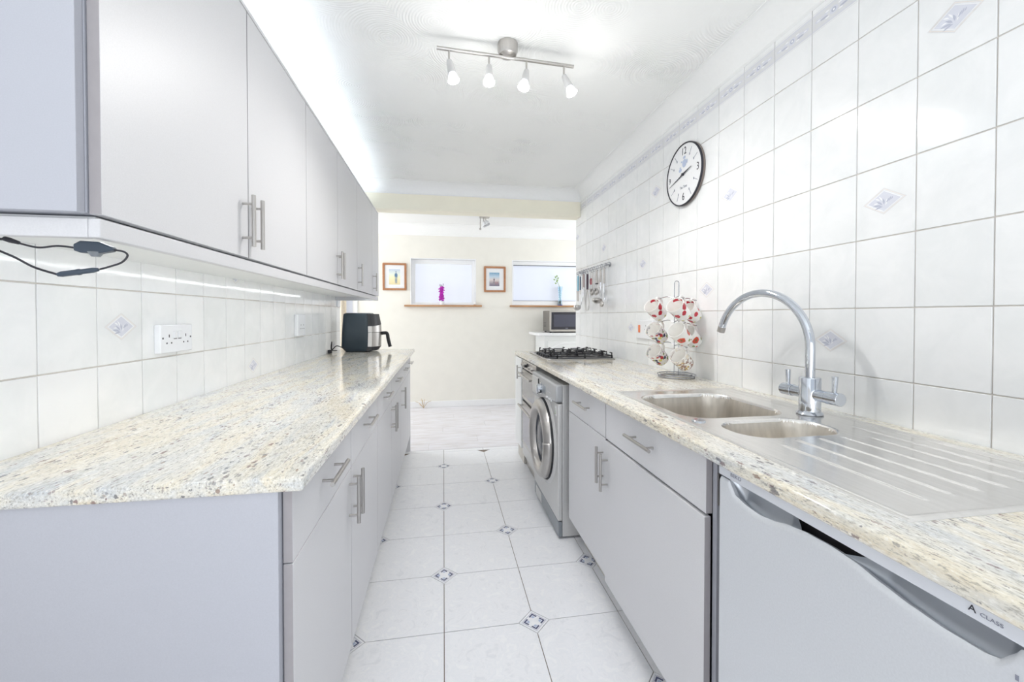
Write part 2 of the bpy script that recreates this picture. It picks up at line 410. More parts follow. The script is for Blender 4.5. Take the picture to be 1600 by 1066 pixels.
def border_mesh(side, tw):
    bm = bmesh.new()
    def face(pts, k, mi):
        f = bm.faces.new([bm.verts.new((-side * (0.0002 + 0.00008 * k), -side * u, v)) for u, v in pts]); f.material_index = mi
        f.normal_update()
        if f.normal.x * -side < 0: f.normal_flip()
    hw = tw / 2 - 0.0018
    face([(-hw, -.030), (hw, -.030), (hw, .030), (-hw, .030)], 0, 0)
    for v, t, mi in ((0.034, .0016, 0), (-0.034, .0016, 0), (0.026, .003, 1), (-0.026, .003, 1), (0.019, .0012, 0), (-0.019, .0012, 0)):
        face([(-hw, v - t / 2), (hw, v - t / 2), (hw, v + t / 2), (-hw, v + t / 2)], 1, mi)
    def dia(u, v, a, b, mi, k=2, n=10): face([(u + a * math.cos(2 * PI * q / n), v + b * math.sin(2 * PI * q / n)) for q in range(n)], k, mi)
    dia(0, 0, .016, .013, 1); dia(0, 0, .009, .008, 3, 3); dia(0, 0, .004, .004, 2, 4)
    for s in (-1, 1):
        dia(s * .034, .004, .016, .004, 1); dia(s * .036, -.005, .015, .0035, 3); dia(s * .060, 0, .013, .006, 1); dia(s * .058, 0, .007, .0022, 2, 3)
        dia(s * .024, .010, .008, .0025, 2); dia(s * .024, -.011, .008, .0025, 2)
    return bm
def tiled(wall, X, side, y_first, n0, n1, rows, motifs, yend):
    """side +1: tiles face -X (right wall), -1: they face +X. rows: list of z. motifs: {(col,row)}"""
    cache = {}; mm = None
    for k in range(n0, n1):
        y0 = y_first + k * TW; tw = min(TW, yend - y0)
        for r, (z0, z1) in enumerate(rows):
            key = (round(tw, 4), round(z1 - z0, 4))
            if key not in cache:
                o = obj('tile', wall_tile_mesh(z1 - z0, tw, side), M['tile'], wall, bevel=0.0011, seg=2); cache[key] = o.data
                o0 = o
            else:
                o = bpy.data.objects.new('tile', cache[key]); C.objects.link(o); o.parent = wall
                b = o.modifiers.new('bevel', 'BEVEL'); b.width = 0.0011; b.segments = 2; b.limit_method = 'ANGLE'
            o.location = (X, y0, z0)
            o.rotation_euler = (0, random.uniform(-.0012, .0012), random.uniform(-.0012, .0012))
            if (k, r) in motifs:
                if mm is None:
                    m = obj('printed_motif', motif_mesh(side), [M['lav'], M['lavgrey'], M['wline'], M['peach'], M['bluegrey']], o, smooth=False, local=True); mm = m.data
                else:
                    m = bpy.data.objects.new('printed_motif', mm); C.objects.link(m); m.parent = o
                m.location = (0, TW / 2, (z1 - z0) / 2)
            if side > 0 and r == len(rows) - 1 and tw > 0.16:
                if 'b' not in cache:
                    m = obj('printed_border', border_mesh(side, TW), [M['lavgrey'], M['lav'], M['wline'], M['bluegrey']], o, smooth=False, local=True); cache['b'] = m.data
                else:
                    m = bpy.data.objects.new('printed_border', cache['b']); C.objects.link(m); m.parent = o
                m.location = (0, TW / 2, 2.266 - z0)
wr = bmesh.new(); box(wr, XR + 0.0035, XR + 0.11, Y0, YE, -0.003, ZC)
wall_right = tag(obj('wall_right', wr, M['grout'], smooth=False), kind='structure')
rowsR = [(1.033 + (r - 1) * TH, 1.033 + r * TH) for r in range(0, 7)]
tiled(wall_right, XR, 1, 0.794, -7, 19, rowsR, {(k0 + 9 * q, r) for q in (-1, 0, 1, 2) for k0, r in ((0, 5), (1, 3), (2, 1), (5, 4), (6, 2))}, YE)
wl = bmesh.new(); box(wl, XL - 0.11, XL - 0.0035, Y0, YE, -0.003, ZC)
wall_left = tag(obj('wall_left', wl, M['grout'], smooth=False), kind='structure')
rowsL = [(0.870, 1.085), (1.085, 1.300), (1.300, 1.515)]
tiled(wall_left, XL, -1, 1.128, -6, 17, rowsL, {(1, 1), (5, 2), (6, 0), (10, 1), (14, 2), (15, 0)}, YE)
obj('upper_plaster', B(XL - 0.0035, XL, Y0, YE, 1.515, ZC), M['coving'], wall_left, smooth=False)
obj('upper_plaster', B(XR, XR + 0.0035, Y0, YE, 2.3215, ZC), M['coving'], wall_right, smooth=False)
obj('end_plaster', B(XR, XR + 0.11, YE, YE + 0.004, 0, ZC), M['coving'], wall_right, smooth=False)
obj('end_plaster', B(XL - 0.11, XL, YE, YE + 0.004, 0, ZC), M['coving'], wall_left, smooth=False)
# ceiling
tag(obj('ceiling', B(-2.75, 2.95, Y0, 5.75, ZC, ZC + 0.1), M['ceil'], smooth=False), kind='structure')
# beam between the rooms
tag(obj('wall_header', B(XL, XR, 3.84, YE, 2.178, ZC), M['header'], bevel=0.003), kind='structure')
# far room walls
fw = bmesh.new()
W1 = (-0.431, 0.436, 1.366, 1.988); W2 = (0.928, 1.98, 1.366, 1.986); W3 = (-2.3, -1.095, 0.0, 2.05)
xs = [-2.7, W3[0], W3[1], W1[0], W1[1], W2[0], W2[1], 2.9]
for a, b in zip(xs, xs[1:]):
    if a == W1[0]: sp = [(0, W1[2]), (W1[3], ZC)]
    elif a == W2[0]: sp = [(0, W2[2]), (W2[3], ZC)]
    elif a == W3[0]: sp = [(W3[3], ZC)]
    else: sp = [(0, ZC)]
    for z0, z1 in sp: box(fw, a, b, YB, YB + 0.14, z0, z1)
tag(obj('wall_back', fw, M['cream'], smooth=False), kind='structure')
sw = bmesh.new()
for y0, y1, z0, z1 in ((YE + .11, 4.5, 0, ZC), (5.5, YB, 0, ZC), (4.5, 5.5, 0, 1.15), (4.5, 5.5, 2.3, ZC)): box(sw, -2.7, -2.58, y0, y1, z0, z1)
tag(obj('wall_far_left', sw, M['cream'], smooth=False), kind='structure')
sw = bmesh.new()
for y0, y1, z0, z1 in ((YE + .11, 4.15, 0, ZC), (5.45, YB, 0, ZC), (4.15, 5.45, 0, 0.8), (4.15, 5.45, 2.2, ZC)): box(sw, 2.8, 2.9, y0, y1, z0, z1)
tag(obj('wall_far_right', sw, M['cream'], smooth=False), kind='structure')
bm = bmesh.new(); box(bm, -2.7, XL - 0.11, YE + 0.0, YE + 0.11, 0, ZC); box(bm, XR + 0.11, 2.9, YE, YE + 0.11, 0, ZC)
tag(obj('wall_between_rooms', bm, M['cream'], smooth=False), kind='structure')
bm = bmesh.new()
for x0, x1, z0, z1 in ((XL - .11, -0.78, 0, ZC), (1.16, XR + .11, 0, ZC), (-0.78, 1.16, 2.22, ZC)): box(bm, x0, x1, Y0 - .1, Y0, z0, z1)
tag(obj('wall_front', bm, M['cream'], smooth=False), kind='structure')
# covings (concave quarter profile)
def coving(name, path_axis, a0, a1, wx, s, z=ZC, r=0.10):
    """runs along path_axis; wall plane at wx, s = direction away from the wall"""
    pts = [(wx, z), (wx, z - r)]
    for q in range(9):
        t = q / 8 * PI / 2
        pts.append((wx + s * (r * 0.08 + (r * .92) * (1 - math.cos(t))), z - r * 0.92 + r * .92 * math.sin(t) - 0.004 * (q == 8)))
    pts.append((wx + s * r, z))
    bm = bmesh.new()
    if path_axis == 1: prism(bm, pts, 1, a0, a1)
    else: prism(bm, pts, 0, a0, a1)
    tag(obj(name, bm, M['coving']), kind='structure')
coving('trim_1', 1, Y0, 3.84, XR, -1)
coving('trim_2', 1, Y0, 3.84, XL, 1)
coving('trim_3', 0, XL, XR, 3.84, -1)
coving('trim_4', 0, -2.58, 2.8, YB, -1, ZC, 0.135)
tag(obj('baseboard_back', B(-1.09, 2.8, YB - 0.016, YB, 0.0, 0.082), M['paint_white'], bevel=0.004), kind='structure')

# windows
def window(name, Wd, inner, paneM, yf=0.07, label=None):
    x0, x1, z0, z1 = Wd; ix0, ix1, iz0, iz1 = inner
    root = bpy.data.objects.new(name, None); C.objects.link(root); root.location = ((x0 + x1) / 2, YB + .07, z0); off[root] = root.location.copy(); tag(root, kind='structure')
    bm = bmesh.new(); e = 0.012
    for a in ((x0, x0 + e, z0, z1), (x1 - e, x1, z0, z1), (x0 + e, x1 - e, z1 - e, z1), (x0 + e, x1 - e, z0, z0 + e)): box(bm, a[0], a[1], YB - 0.004, YB + 0.12, a[2], a[3])
    obj('reveal', bm, M['paint_white'], root, bevel=0.002)
    bm = bmesh.new(); y0, y1 = YB + yf, YB + yf + 0.035
    for a in ((x0 + e, ix0, z0 + e, z1 - e), (ix1, x1 - e, z0 + e, z1 - e), (ix0, ix1, iz1, z1 - e), (ix0, ix1, z0 + e, iz0)): box(bm, a[0], a[1], y0, y1, a[2], a[3])
    obj('frame', bm, M['paint_white'], root, bevel=0.004)
    obj('pane', B(ix0 - .004, ix1 + .004, YB + yf + .012, YB + yf + .02, iz0 - .004, iz1 + .004), paneM, root)
    return root
w1 = window('window_1', W1, (-0.372, 0.380, 1.405, 1.918), M['frost'], 0.06)
w2 = window('window_2', W2, (0.953, 1.955, 1.434, 1.918), M['frost2'], 0.03)
bm = B(0.952, 1.956, YB + 0.022, YB + 0.030, 1.914, 1.922); obj('blind_headrail', bm, M['slot'], w2)
bm = B(0.952, 1.956, YB + 0.022, YB + 0.030, 1.431, 1.437); obj('blind_bottom_bar', bm, M['bluegrey'], w2)
obj('window_sill', B(-0.507, 0.512, YB - 0.045, YB + 0.002, 1.343, 1.366), M['wood'], w1, bevel=0.004)
obj('window_sill', B(0.898, 2.05, YB - 0.045, YB + 0.002, 1.343, 1.366), M['wood'], w2, bevel=0.004)
# glazed door at the far left end of the far wall
d1 = bpy.data.objects.new('door_1', None); C.objects.link(d1); d1.location = (-1.7, YB + .05, 0); off[d1] = d1.location.copy(); tag(d1, kind='structure')
bm = bmesh.new()
for a in ((-2.3, -2.24, 0, 2.05), (-1.155, -1.095, 0, 2.05), (-2.24, -1.155, 1.98, 2.05)): box(bm, a[0], a[1], YB - 0.02, YB + 0.09, a[2], a[3])
obj('frame', bm, M['paint_white'], d1, bevel=0.006)
obj('door_panel', B(-2.24, -1.155, YB + 0.05, YB + 0.08, 0.0, 1.98), M['frost'], d1)
cu = bmesh.new(); n = 80; top = []
ring0 = [(-2.2 + k / n * 0.98, YB - 0.075 + 0.022 * math.sin(k * 0.9) + 0.006 * math.sin(k * .37)) for k in range(n + 1)]
for k in range(n):
    (xa, ya), (xb, yb) = ring0[k], ring0[k + 1]
    f = cu.faces.new([cu.verts.new((xa, ya, 0.03)), cu.verts.new((xb, yb, 0.03)), cu.verts.new((xb, yb, 2.12)), cu.verts.new((xa, ya, 2.12))])
cto = thing('curtain', (-1.7, YB - 0.07, 0.03), 'beige gathered curtain hanging in front of the far glazed door, seen under the wall cabinets', 'curtain')
co = obj('cloth', cu, M['curtain'], cto); sm = co.modifiers.new('s', 'SOLIDIFY'); sm.thickness = 0.003
bm = bmesh.new(); cyl(bm, (-2.32, YB - .07, 2.14), (-1.12, YB - .07, 2.14), 0.012); cyl(bm, (-2.3, YB - .07, 2.14), (-2.3, YB, 2.14), .008); cyl(bm, (-1.14, YB - .07, 2.14), (-1.14, YB, 2.14), .008); obj('rod', bm, M['white'], cto)

# ------------------------------------------------------------------ worktops
def slab(name, xs, ys, hole, z0, z1, label):
    bm = bmesh.new(); V = {}
    def v(i, j, z):
        if (i, j, z) not in V: V[(i, j, z)] = bm.verts.new((xs[i], ys[j], z))
        return V[(i, j, z)]
    cells = {(i, j) for i in range(len(xs) - 1) for j in range(len(ys) - 1)} - hole
    for (i, j) in cells:
        bm.faces.new([v(i, j, z1), v(i + 1, j, z1), v(i + 1, j + 1, z1), v(i, j + 1, z1)])
        bm.faces.new([v(i, j, z0), v(i, j + 1, z0), v(i + 1, j + 1, z0), v(i + 1, j, z0)])
        for (di, dj, p, q) in ((-1, 0, (i, j + 1), (i, j)), (1, 0, (i + 1, j), (i + 1, j + 1)), (0, -1, (i, j), (i + 1, j)), (0, 1, (i + 1, j + 1), (i, j + 1))):
            if (i + di, j + dj) not in cells:
                bm.faces.new([v(*p, z0), v(*q, z0), v(*q, z1), v(*p, z1)])
    o = obj(name, bm, M['granite'], bevel=0.006, seg=3)
    return tag(o, label, 'worktop')
ZL, ZR = 0.917, 0.905
slab('granite_worktop', [XL + .0008, -0.266], [0.84, 3.93], set(), ZL - 0.029, ZL, 'long cream and grey granite worktop along the left wall under the wall cabinets')
slab('granite_worktop', [0.63, 0.745, 1.20, XR - .0008], [-0.3, 0.56, 1.60, 3.64], {(1, 1)}, ZR - 0.030, ZR, 'granite worktop along the right wall with sink and hob set into it')

# ------------------------------------------------------------------ cabinets
def bar_handle(parent, c, axis, length, outx, r=0.0058, so=0.030):
    """c = centre of the bar on the door face; outx = +1/-1 direction away from the face"""
    bm = bmesh.new(); c = Vector(c); ax = Vector((0, 1, 0)) if axis == 'y' else Vector((0, 0, 1)); o = Vector((outx, 0, 0))
    b = c + o * so
    cyl(bm, b - ax * length / 2, b + ax * length / 2, r, seg=14)
    for s in (-1, 1): cyl(bm, c + ax * s * length * 0.33, b + ax * s * length * 0.33, r * 0.62, seg=10)
    return obj('handle', bm, M['steel'], parent)
def carcass(parent, x0, x1, y0, y1, z0, z1, top=False, m='carcass'):
    t = 0.016; bm = bmesh.new()
    box(bm, x0, x1, y0, y0 + t, z0, z1); box(bm, x0, x1, y1 - t, y1, z0, z1); box(bm, x0, x1, y0 + t, y1 - t, z0, z0 + t)
    if top: box(bm, x0, x1, y0 + t, y1 - t, z1 - t, z1)
    xb = x0 if abs(x0) > abs(x1) else x1 - .006
    box(bm, xb, xb + .006, y0 + t, y1 - t, z0 + t, z1 - (t if top else 0))
    return obj('carcass', bm, M[m], parent)
G = 0.0019
def front(*a):
    bm = bmesh.new(); box(bm, *a); bm.normal_update()
    for f in bm.faces:
        if abs(f.normal.y) > .9: f.material_index = 1
    return bm
# left base units (fronts at x=-0.295)
def base_left(y0, y1, label, hand, drawer=True, hz=0.644):
    xf = -0.295; xb = xf - 0.018
    t = thing('base_cabinet', ((XL + xf) / 2, (y0 + y1) / 2, 0), label, 'cabinet', 'grey base cabinets under the left worktop')
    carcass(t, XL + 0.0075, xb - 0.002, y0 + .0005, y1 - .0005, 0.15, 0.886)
    obj('plinth', B(-0.365, -0.350, y0, y1, 0.001, 0.148), M['plinth'], t)
    zt = 0.736
    if drawer:
        d = obj('drawer', front(xb, xf, y0 + G, y1 - G, zt, 0.883), [M['cab'], M['cab_edge']], t, bevel=0.0012)
        bar_handle(d, (xf, (y0 + y1) / 2, 0.818), 'y', 0.17, 1)
        top = zt - 0.003
    else: top = 0.883
    d = obj('door', front(xb, xf, y0 + G, y1 - G, 0.158, top), [M['cab'], M['cab_edge']], t, bevel=0.0012)
    if hand: bar_handle(d, (xf, hand, hz), 'z', 0.15, 1)
LB = [0.868, 1.392, 1.925, 2.44, 2.95, 3.50, 3.80]
base_left(LB[0], LB[1], 'grey base cabinet nearest the camera under the left worktop, drawer over door', LB[1] - .033)
base_left(LB[1], LB[2], 'second grey base cabinet from the near end of the left worktop', LB[1] + .033)
base_left(LB[2], LB[3], 'third grey base cabinet from the near end of the left worktop', LB[3] - .033)
base_left(LB[3], LB[4], 'fourth grey base cabinet from the near end of the left worktop', LB[3] + .033)
base_left(LB[4], LB[5], 'fifth grey base cabinet from the near end of the left worktop, single door', LB[4] + .04)
base_left(LB[5], LB[6], 'narrow grey base cabinet at the far end of the left worktop', None)
pe = thing('end_panel', (-0.62, 0.858, 0), 'large blue-grey end panel closing the near end of the left base cabinets', 'panel')
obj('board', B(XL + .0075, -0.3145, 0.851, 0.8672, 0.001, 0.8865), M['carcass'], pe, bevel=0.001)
pe = thing('end_panel', (-0.62, 3.81, 0), 'grey end panel at the far end of the left base cabinets', 'panel')
obj('board', B(XL + .0075, -0.2965, 3.801, 3.817, 0.001, 0.8865), M['cab'], pe, bevel=0.001)

# left wall units (fronts at x=-0.57)
XF = -0.57; ZU0, ZU1 = 1.396, 2.122
def wall_unit(ys, label, hands):
    t = thing('wall_cabinet', ((XL + XF) / 2, (ys[0] + ys[-1]) / 2, ZU0), label, 'cabinet', 'grey wall cabinets on the left wall')
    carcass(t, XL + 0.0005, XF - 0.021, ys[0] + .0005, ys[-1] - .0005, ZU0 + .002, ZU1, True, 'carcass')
    for y0, y1, h in zip(ys, ys[1:], hands):
        d = obj('door', front(XF - 0.019, XF, y0 + G, y1 - G, ZU0, ZU1 - .002), [M['cab'], M['cab_edge']], t, bevel=0.0012)
        bar_handle(d, (XF, h, 1.4985), 'z', 0.148, 1)
wall_unit([0.803, 1.340, 1.868], 'double grey wall cabinet nearest the camera above the left worktop', [1.303, 1.362])
wall_unit([1.868, 2.390, 2.905], 'second double grey wall cabinet along the left wall', [2.362, 2.414])
wall_unit([2.905, 3.495], 'single-door grey wall cabinet third along the left wall', [2.925])
wall_unit([3.495, 3.835], 'narrow grey wall cabinet at the far end of the left wall', [3.535])
pe = thing('wall_end_panel', (-0.76, 0.79, ZU0), 'grey end panel on the near side of the left wall cabinets', 'panel')
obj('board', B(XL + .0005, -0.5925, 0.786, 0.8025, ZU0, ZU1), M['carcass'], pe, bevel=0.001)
t = thing('pelmet', (-0.6, 2.3, 1.36), 'slim grey light pelmet running under the left wall cabinets', 'pelmet')
obj('front_rail', B(-0.592, -0.574, 0.806, 3.832, 1.357, 1.3895), M['cab'], t, bevel=0.002)
obj('end_rail', B(XL + .001, -0.5925, 0.806, 0.822, 1.357, 1.3895), M['cab'], t, bevel=0.002)
obj('far_end_rail', B(XL + .001, -0.5925, 3.816, 3.832, 1.357, 1.3895), M['cab'], t, bevel=0.002)
obj('underside_board', B(XL + .001, -0.5925, 0.823, 3.815, 1.3905, 1.3955), M['white_board'], t)
obj('top_board', bm := B(XL + .001, XF + 0.001, 0.786, 3.836, ZU1 + .001, ZU1 + 0.013), M['cab'], None, bevel=0.0015)
tb = bpy.data.objects['top_board']; tag(tb, 'thin grey top board lying along the top of the left wall cabinets', 'board')
# LED strips
def led_mat(name, s, dots):
    t = NT(name); t.b.inputs['Base Color'].default_value = lin((240, 240, 240))
    sx = t.N('ShaderNodeSeparateXYZ'); t.L(t.geo(), sx.inputs[0])
    fr = t.math('FRACT', t.math('MULTIPLY', sx.outputs[1], dots)); on = t.math('LESS_THAN', fr, 0.5)
    t.L(t.math('MULTIPLY_ADD', on, s * 1.6, s * 0.2), t.b.inputs['Emission Strength']); t.b.inputs['Emission Color'].default_value = lin((248, 252, 255)); return t.m
s1 = thing('led_strip', (-0.64, 2.3, 1.387), 'lit white strip light fixed under the left wall cabinets', 'strip light')
obj('diffuser', B(-0.646, -0.636, 0.86, 3.78, 1.3868, 1.3888), led_mat('lit_under_cabinet_strip', LED_S, 30), s1)
obj('backing', B(-0.649, -0.633, 0.85, 3.79, 1.3889, 1.3902), M['white'], s1)
s2 = thing('led_strip', (-0.74, 2.3, 2.136), 'lit strip light on top of the left wall cabinets washing the ceiling', 'strip light')
obj('diffuser', B(-0.748, -0.738, 0.80, 3.80, 2.1370, 2.1385), emit('lit_cabinet_top_strip', (236, 246, 255), UP_S), s2)
obj('channel', B(-0.752, -0.7345, 0.80, 3.80, 2.1352, 2.1368), M['steel'], s2)
obj('channel_lip', B(-0.7345, -0.731, 0.80, 3.80, 2.1352, 2.148), M['steel'], s2)

# right base units (fronts at x=0.655)
xr = 0.655
t = thing('base_cabinet', (0.98, 1.85, 0), 'grey base cabinet between the washing machine and the sink cabinet', 'cabinet')
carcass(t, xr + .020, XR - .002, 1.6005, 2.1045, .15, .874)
obj('plinth', B(.742, .757, 1.60, 2.105, .001, .148), M['plinth'], t)
d = obj('drawer', front(xr, xr + .018, 1.60 + G, 2.105 - G, .722, .870), [M['cab'], M['cab_edge']], t, bevel=.0012); bar_handle(d, (xr, 1.853, .803), 'y', .18, -1)
d = obj('door', front(xr, xr + .018, 1.60 + G, 2.105 - G, .152, .719), [M['cab'], M['cab_edge']], t, bevel=.0012); bar_handle(d, (xr, 1.628, .605), 'z', .15, -1)
t = thing('base_cabinet', (0.98, 1.27, 0), 'grey sink cabinet with a wide door under the double sink', 'cabinet')
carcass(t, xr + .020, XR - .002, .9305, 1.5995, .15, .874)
obj('plinth', B(.742, .757, .93, 1.60, .001, .148), M['plinth'], t)
d = obj('drawer_front', front(xr, xr + .018, .945, 1.60 - G, .722, .872), [M['cab'], M['cab_edge']], t, bevel=.0012); bar_handle(d, (xr, 1.273, .805), 'y', .18, -1)
d = obj('door', front(xr - .004, xr + .014, .945, 1.60 - G, .135, .714), [M['cab'], M['cab_edge']], t, bevel=.0012); bar_handle(d, (xr - .004, 1.572, .592), 'z', .15, -1)
obj('hinge_strip', B(xr + .021, xr + .027, .926, .9300, .75, .83), M['steel'], t)
t = thing('base_cabinet', (0.98, 3.45, 0), 'narrow pale cabinet beyond the oven at the end of the right worktop', 'cabinet')
carcass(t, xr - .005, XR - .002, 3.3205, 3.5995, .13, .874, m='white_board')
obj('plinth', B(.655, .68, 3.33, 3.60, .001, .128), M['plinth'], t)
d = obj('door', B(.628, .646, 3.3215, 3.5985, .135, .870), M['white_board'], t, bevel=.0012); bar_handle(d, (.628, 3.345, .76), 'z', .11, -1)
t = thing('base_cabinet', (0.98, 0.03, 0), 'grey base cabinet on the near side of the fridge, outside the picture', 'cabinet')
carcass(t, xr + .020, XR - .002, -.29, .3295, .15, .874)
obj('door', front(xr, xr + .018, -.288, .328, .152, .870), [M['cab'], M['cab_edge']], t, bevel=.0012)
obj('plinth', B(.742, .757, -.29, .33, .001, .148), M['plinth'], t)

# ------------------------------------------------------------------ fridge
F0, F1 = 0.352, 0.888
t = thing('undercounter_fridge', (0.97, (F0 + F1) / 2, 0), 'silver under-counter fridge with a scalloped recessed door grip, under the draining board', 'fridge')
obj('cabinet_body', B(0.700, 1.26, F0 + .004, F1 - .004, .06, .8715), M['appl'], t, bevel=.003)
bm = bmesh.new()
for y in (F0 + .04, F1 - .07):
    for x in (0.74, 1.2):
        bm = bmesh.new(); cyl(bm, (x, y + .015, .001), (x, y + .015, .06), .018); obj('foot', bm, M['black'], t)
obj('top_fascia', B(0.648, 0.699, F0, F1, .8475, .8735), M['fridge_rim'], t, bevel=.003)
# door: front surface as a height grid so that the two grip hollows are really pressed in
bm = bmesh.new(); ny, nz = 150, 130; zt = .8435; zb = .075
GP = [(.888, .8435), (.856, .8435), (.848, .832), (.835, .816), (.80, .809), (.765, .807), (.73, .812), (.69, .823), (.65, .829), (.60, .831), (.56, .828), (.52, .820), (.48, .814), (.44, .811), (.40, .812), (.385, .816), (.372, .832), (.365, .8435), (.352, .8435)]
def grip(y, z=0):
    """height of the door's top edge: dips in two scallops joined by a shallow saddle"""
    for (ya, za), (yb, zb_) in zip(GP, GP[1:]):
        if ya >= y >= yb: q = (ya - y) / (ya - yb); return za + (zb_ - za) * (q * q * (3 - 2 * q) * .4 + q * .6)
    return zt
V = []
for j in range(nz + 1):
    row = []
    for i in range(ny + 1):
        y = F0 + (F1 - F0) * i / ny; e = grip(y, 0)
        s = j / nz
        z = zb + (e - zb) * (1 - (1 - s) ** 1.6)
        dx = 0
        if e - z < .012: dx = .006 * (1 - (e - z) / .012) ** 2
        edge = min(y - F0, F1 - y)
        if edge < .008: dx += .006 * (1 - edge / .008) ** 2
        row.append(bm.verts.new((.647 + dx, y, z)))
    V.append(row)
for j in range(nz):
    for i in range(ny): bm.faces.new([V[j][i], V[j][i + 1], V[j + 1][i + 1], V[j + 1][i]])
top2 = [bm.verts.new((v.co.x + .010, v.co.y, v.co.z - .004)) for v in V[nz]]
for i in range(ny): bm.faces.new([V[nz][i], V[nz][i + 1], top2[i + 1], top2[i]])
for A in ([r[0] for r in V], [r[-1] for r in V]):
    bk = [bm.verts.new((.690, v.co.y, v.co.z)) for v in A]
    for k in range(nz): bm.faces.new([A[k], A[k + 1], bk[k + 1], bk[k]])
bmesh.ops.recalc_face_normals(bm, faces=bm.faces)
dr = obj('door', bm, M['fridge'], t)
bm = bmesh.new()
# grip hollows: concave troughs behind the dipped edge
def hollow(ya, yb):
    nn = 44; mm = 10; R = []
    for a in range(nn + 1):
        q = a / nn; y = ya + (yb - ya) * q; e = grip(y)
        env = min(1, q / .12) ** .5 * min(1, (1 - q) / .25) ** .7
        rowv = []
        for b in range(mm + 1):
            s = b / mm
            xx = .656 + .030 * env * math.sin(min(PI / 2, s * PI * .75))
            zz = e - .003 - .011 * env * math.sin(PI * min(1, s * 1.5)) + max(0, s - .35) / .65 * (zt + .004 - e + .003) * min(1, (1 - q) / .3)
            rowv.append(bm.verts.new((xx, y, zz)))
        R.append(rowv)
    for a in range(nn):
        for b in range(mm): bm.faces.new([R[a][b], R[a + 1][b], R[a + 1][b + 1], R[a][b + 1]])
hollow(.857, .665); hollow(.364, .585)
obj('grip_hollow', bm, M['hollow'], dr)
obj('door_gap', B(.6935, .6995, F0 + .003, F1 - .003, .80, .847), M['dark_gap'], t)
def text(name, s, size, loc, rot, m, parent, ext=0.0002, align='CENTER', sx=1):
    cu = bpy.data.curves.new(name, 'FONT'); cu.body = s; cu.size = size; cu.extrude = ext; cu.align_x = align; cu.align_y = 'CENTER'
    tmp = bpy.data.objects.new('tmp_text', cu); C.objects.link(tmp)
    me = bpy.data.meshes.new_from_object(tmp.evaluated_get(bpy.context.evaluated_depsgraph_get())); bpy.data.objects.remove(tmp)
    me.name = name; me.materials.clear(); me.materials.append(m)
    o = bpy.data.objects.new(name, me); C.objects.link(o)
    o.parent = parent; o.location = Vector(loc) - off[parent]; o.rotation_euler = rot; o.scale = (sx, 1, 1); off[o] = Vector(loc); return o
RW = (PI / 2, 0, -PI / 2)      # lettering that faces -x
text('brand_lettering', 'BEKO', .0115, (.6476, .829, .8605), RW, M['greyink'], t, sx=1.2)
text('class_lettering', 'A', .012, (.6476, .408, .8605), RW, M['ink'], t)
text('class_lettering', 'CLASS', .0066, (.6476, .3895, .8590), RW, M['greyink'], t, sx=1.2)
for k, (z, h) in enumerate(((.810, .006), (.801, .005), (.793, .003), (.784, .008))): obj('faded_door_mark', B(.6464, .6471, .3645 - .001 * k, .3675 - .001 * k, z - h / 2, z + h / 2), M['greyink'], t)

# ------------------------------------------------------------------ sink
SX0, SX1, SY0, SY1 = 0.712, 1.247, 0.524, 1.636
def rrect(x, y, x0, x1, y0, y1, r):
    cx, cy = (x0 + x1) / 2, (y0 + y1) / 2; qx = abs(x - cx) - (x1 - x0) / 2 + r; qy = abs(y - cy) - (y1 - y0) / 2 + r
    return math.hypot(max(qx, 0), max(qy, 0)) + min(max(qx, qy), 0) - r
def sst(a, b, x):
    t = min(1, max(0, (x - a) / (b - a))); return t * t * (3 - 2 * t)
def bowl(x, y):
    d1 = rrect(x, y, .752, 1.122, 1.165, 1.545, .09); d2 = rrect(x, y, .790, 1.094, .950, 1.122, .075)
    return d1, d2
ridges = [(.826, .900, .580), (.896, .925, .588), (.965, .928, .590), (1.034, .930, .592), (1.103, .916, .594)]
def sink_h(x, y):
    h = 0.0032
    e = -rrect(x, y, SX0, SX1, SY0, SY1, .012)
    h -= 0.003 * (1 - sst(0, .008, e))
    h -= 0.0028 * sst(.013, .020, e) * (1 - sst(.3, .31, 0))      # panel pressed below the rim
    for rx, ya, yb in ridges:
        if yb - .02 < y < ya + .02:
            dx = abs(x - rx)
            if dx < .009: h += .0030 * (1 - sst(.0, .0075, dx)) * sst(yb, yb + .012, y) * (1 - sst(ya - .012, ya, y))
    if y < 1.02:                                                    # broad step and back rib
        h += .0035 * (1 - sst(.0, .010, abs(x - 1.163))) * (1 - sst(1.0, 1.02, y)) * sst(.54, .56, y)
        h += .0028 * (1 - sst(.0, .006, abs(x - 1.222))) * (1 - sst(1.0, 1.015, y)) * sst(.54, .56, y)
    h += .0022 * (1 - sst(0, .012, abs(x - 1.195))) * sst(1.20, 1.23, y) * (1 - sst(1.6, 1.62, y))
    d1, d2 = bowl(x, y)
    for d, dep, wd in ((d1, .155, .030), (d2, .085, .028)):
        if d < .006: h -= (.003 * (1 - sst(-.004, .006, d)) + dep * sst(0.0, wd, -d) ** .8)
    return h
nx, nyy = 214, 400
dk = bmesh.new(); bw = bmesh.new()
P = [[(SX0 + (SX1 - SX0) * i / nx, SY0 + (SY1 - SY0) * j / nyy) for j in range(nyy + 1)] for i in range(nx + 1)]
Hh = [[sink_h(*P[i][j]) for j in range(nyy + 1)] for i in range(nx + 1)]
vd = {}
def gv(bmx, key, i, j):
    if (key, i, j) not in vd: vd[(key, i, j)] = bmx.verts.new((P[i][j][0], P[i][j][1], ZR + Hh[i][j]))
    return vd[(key, i, j)]
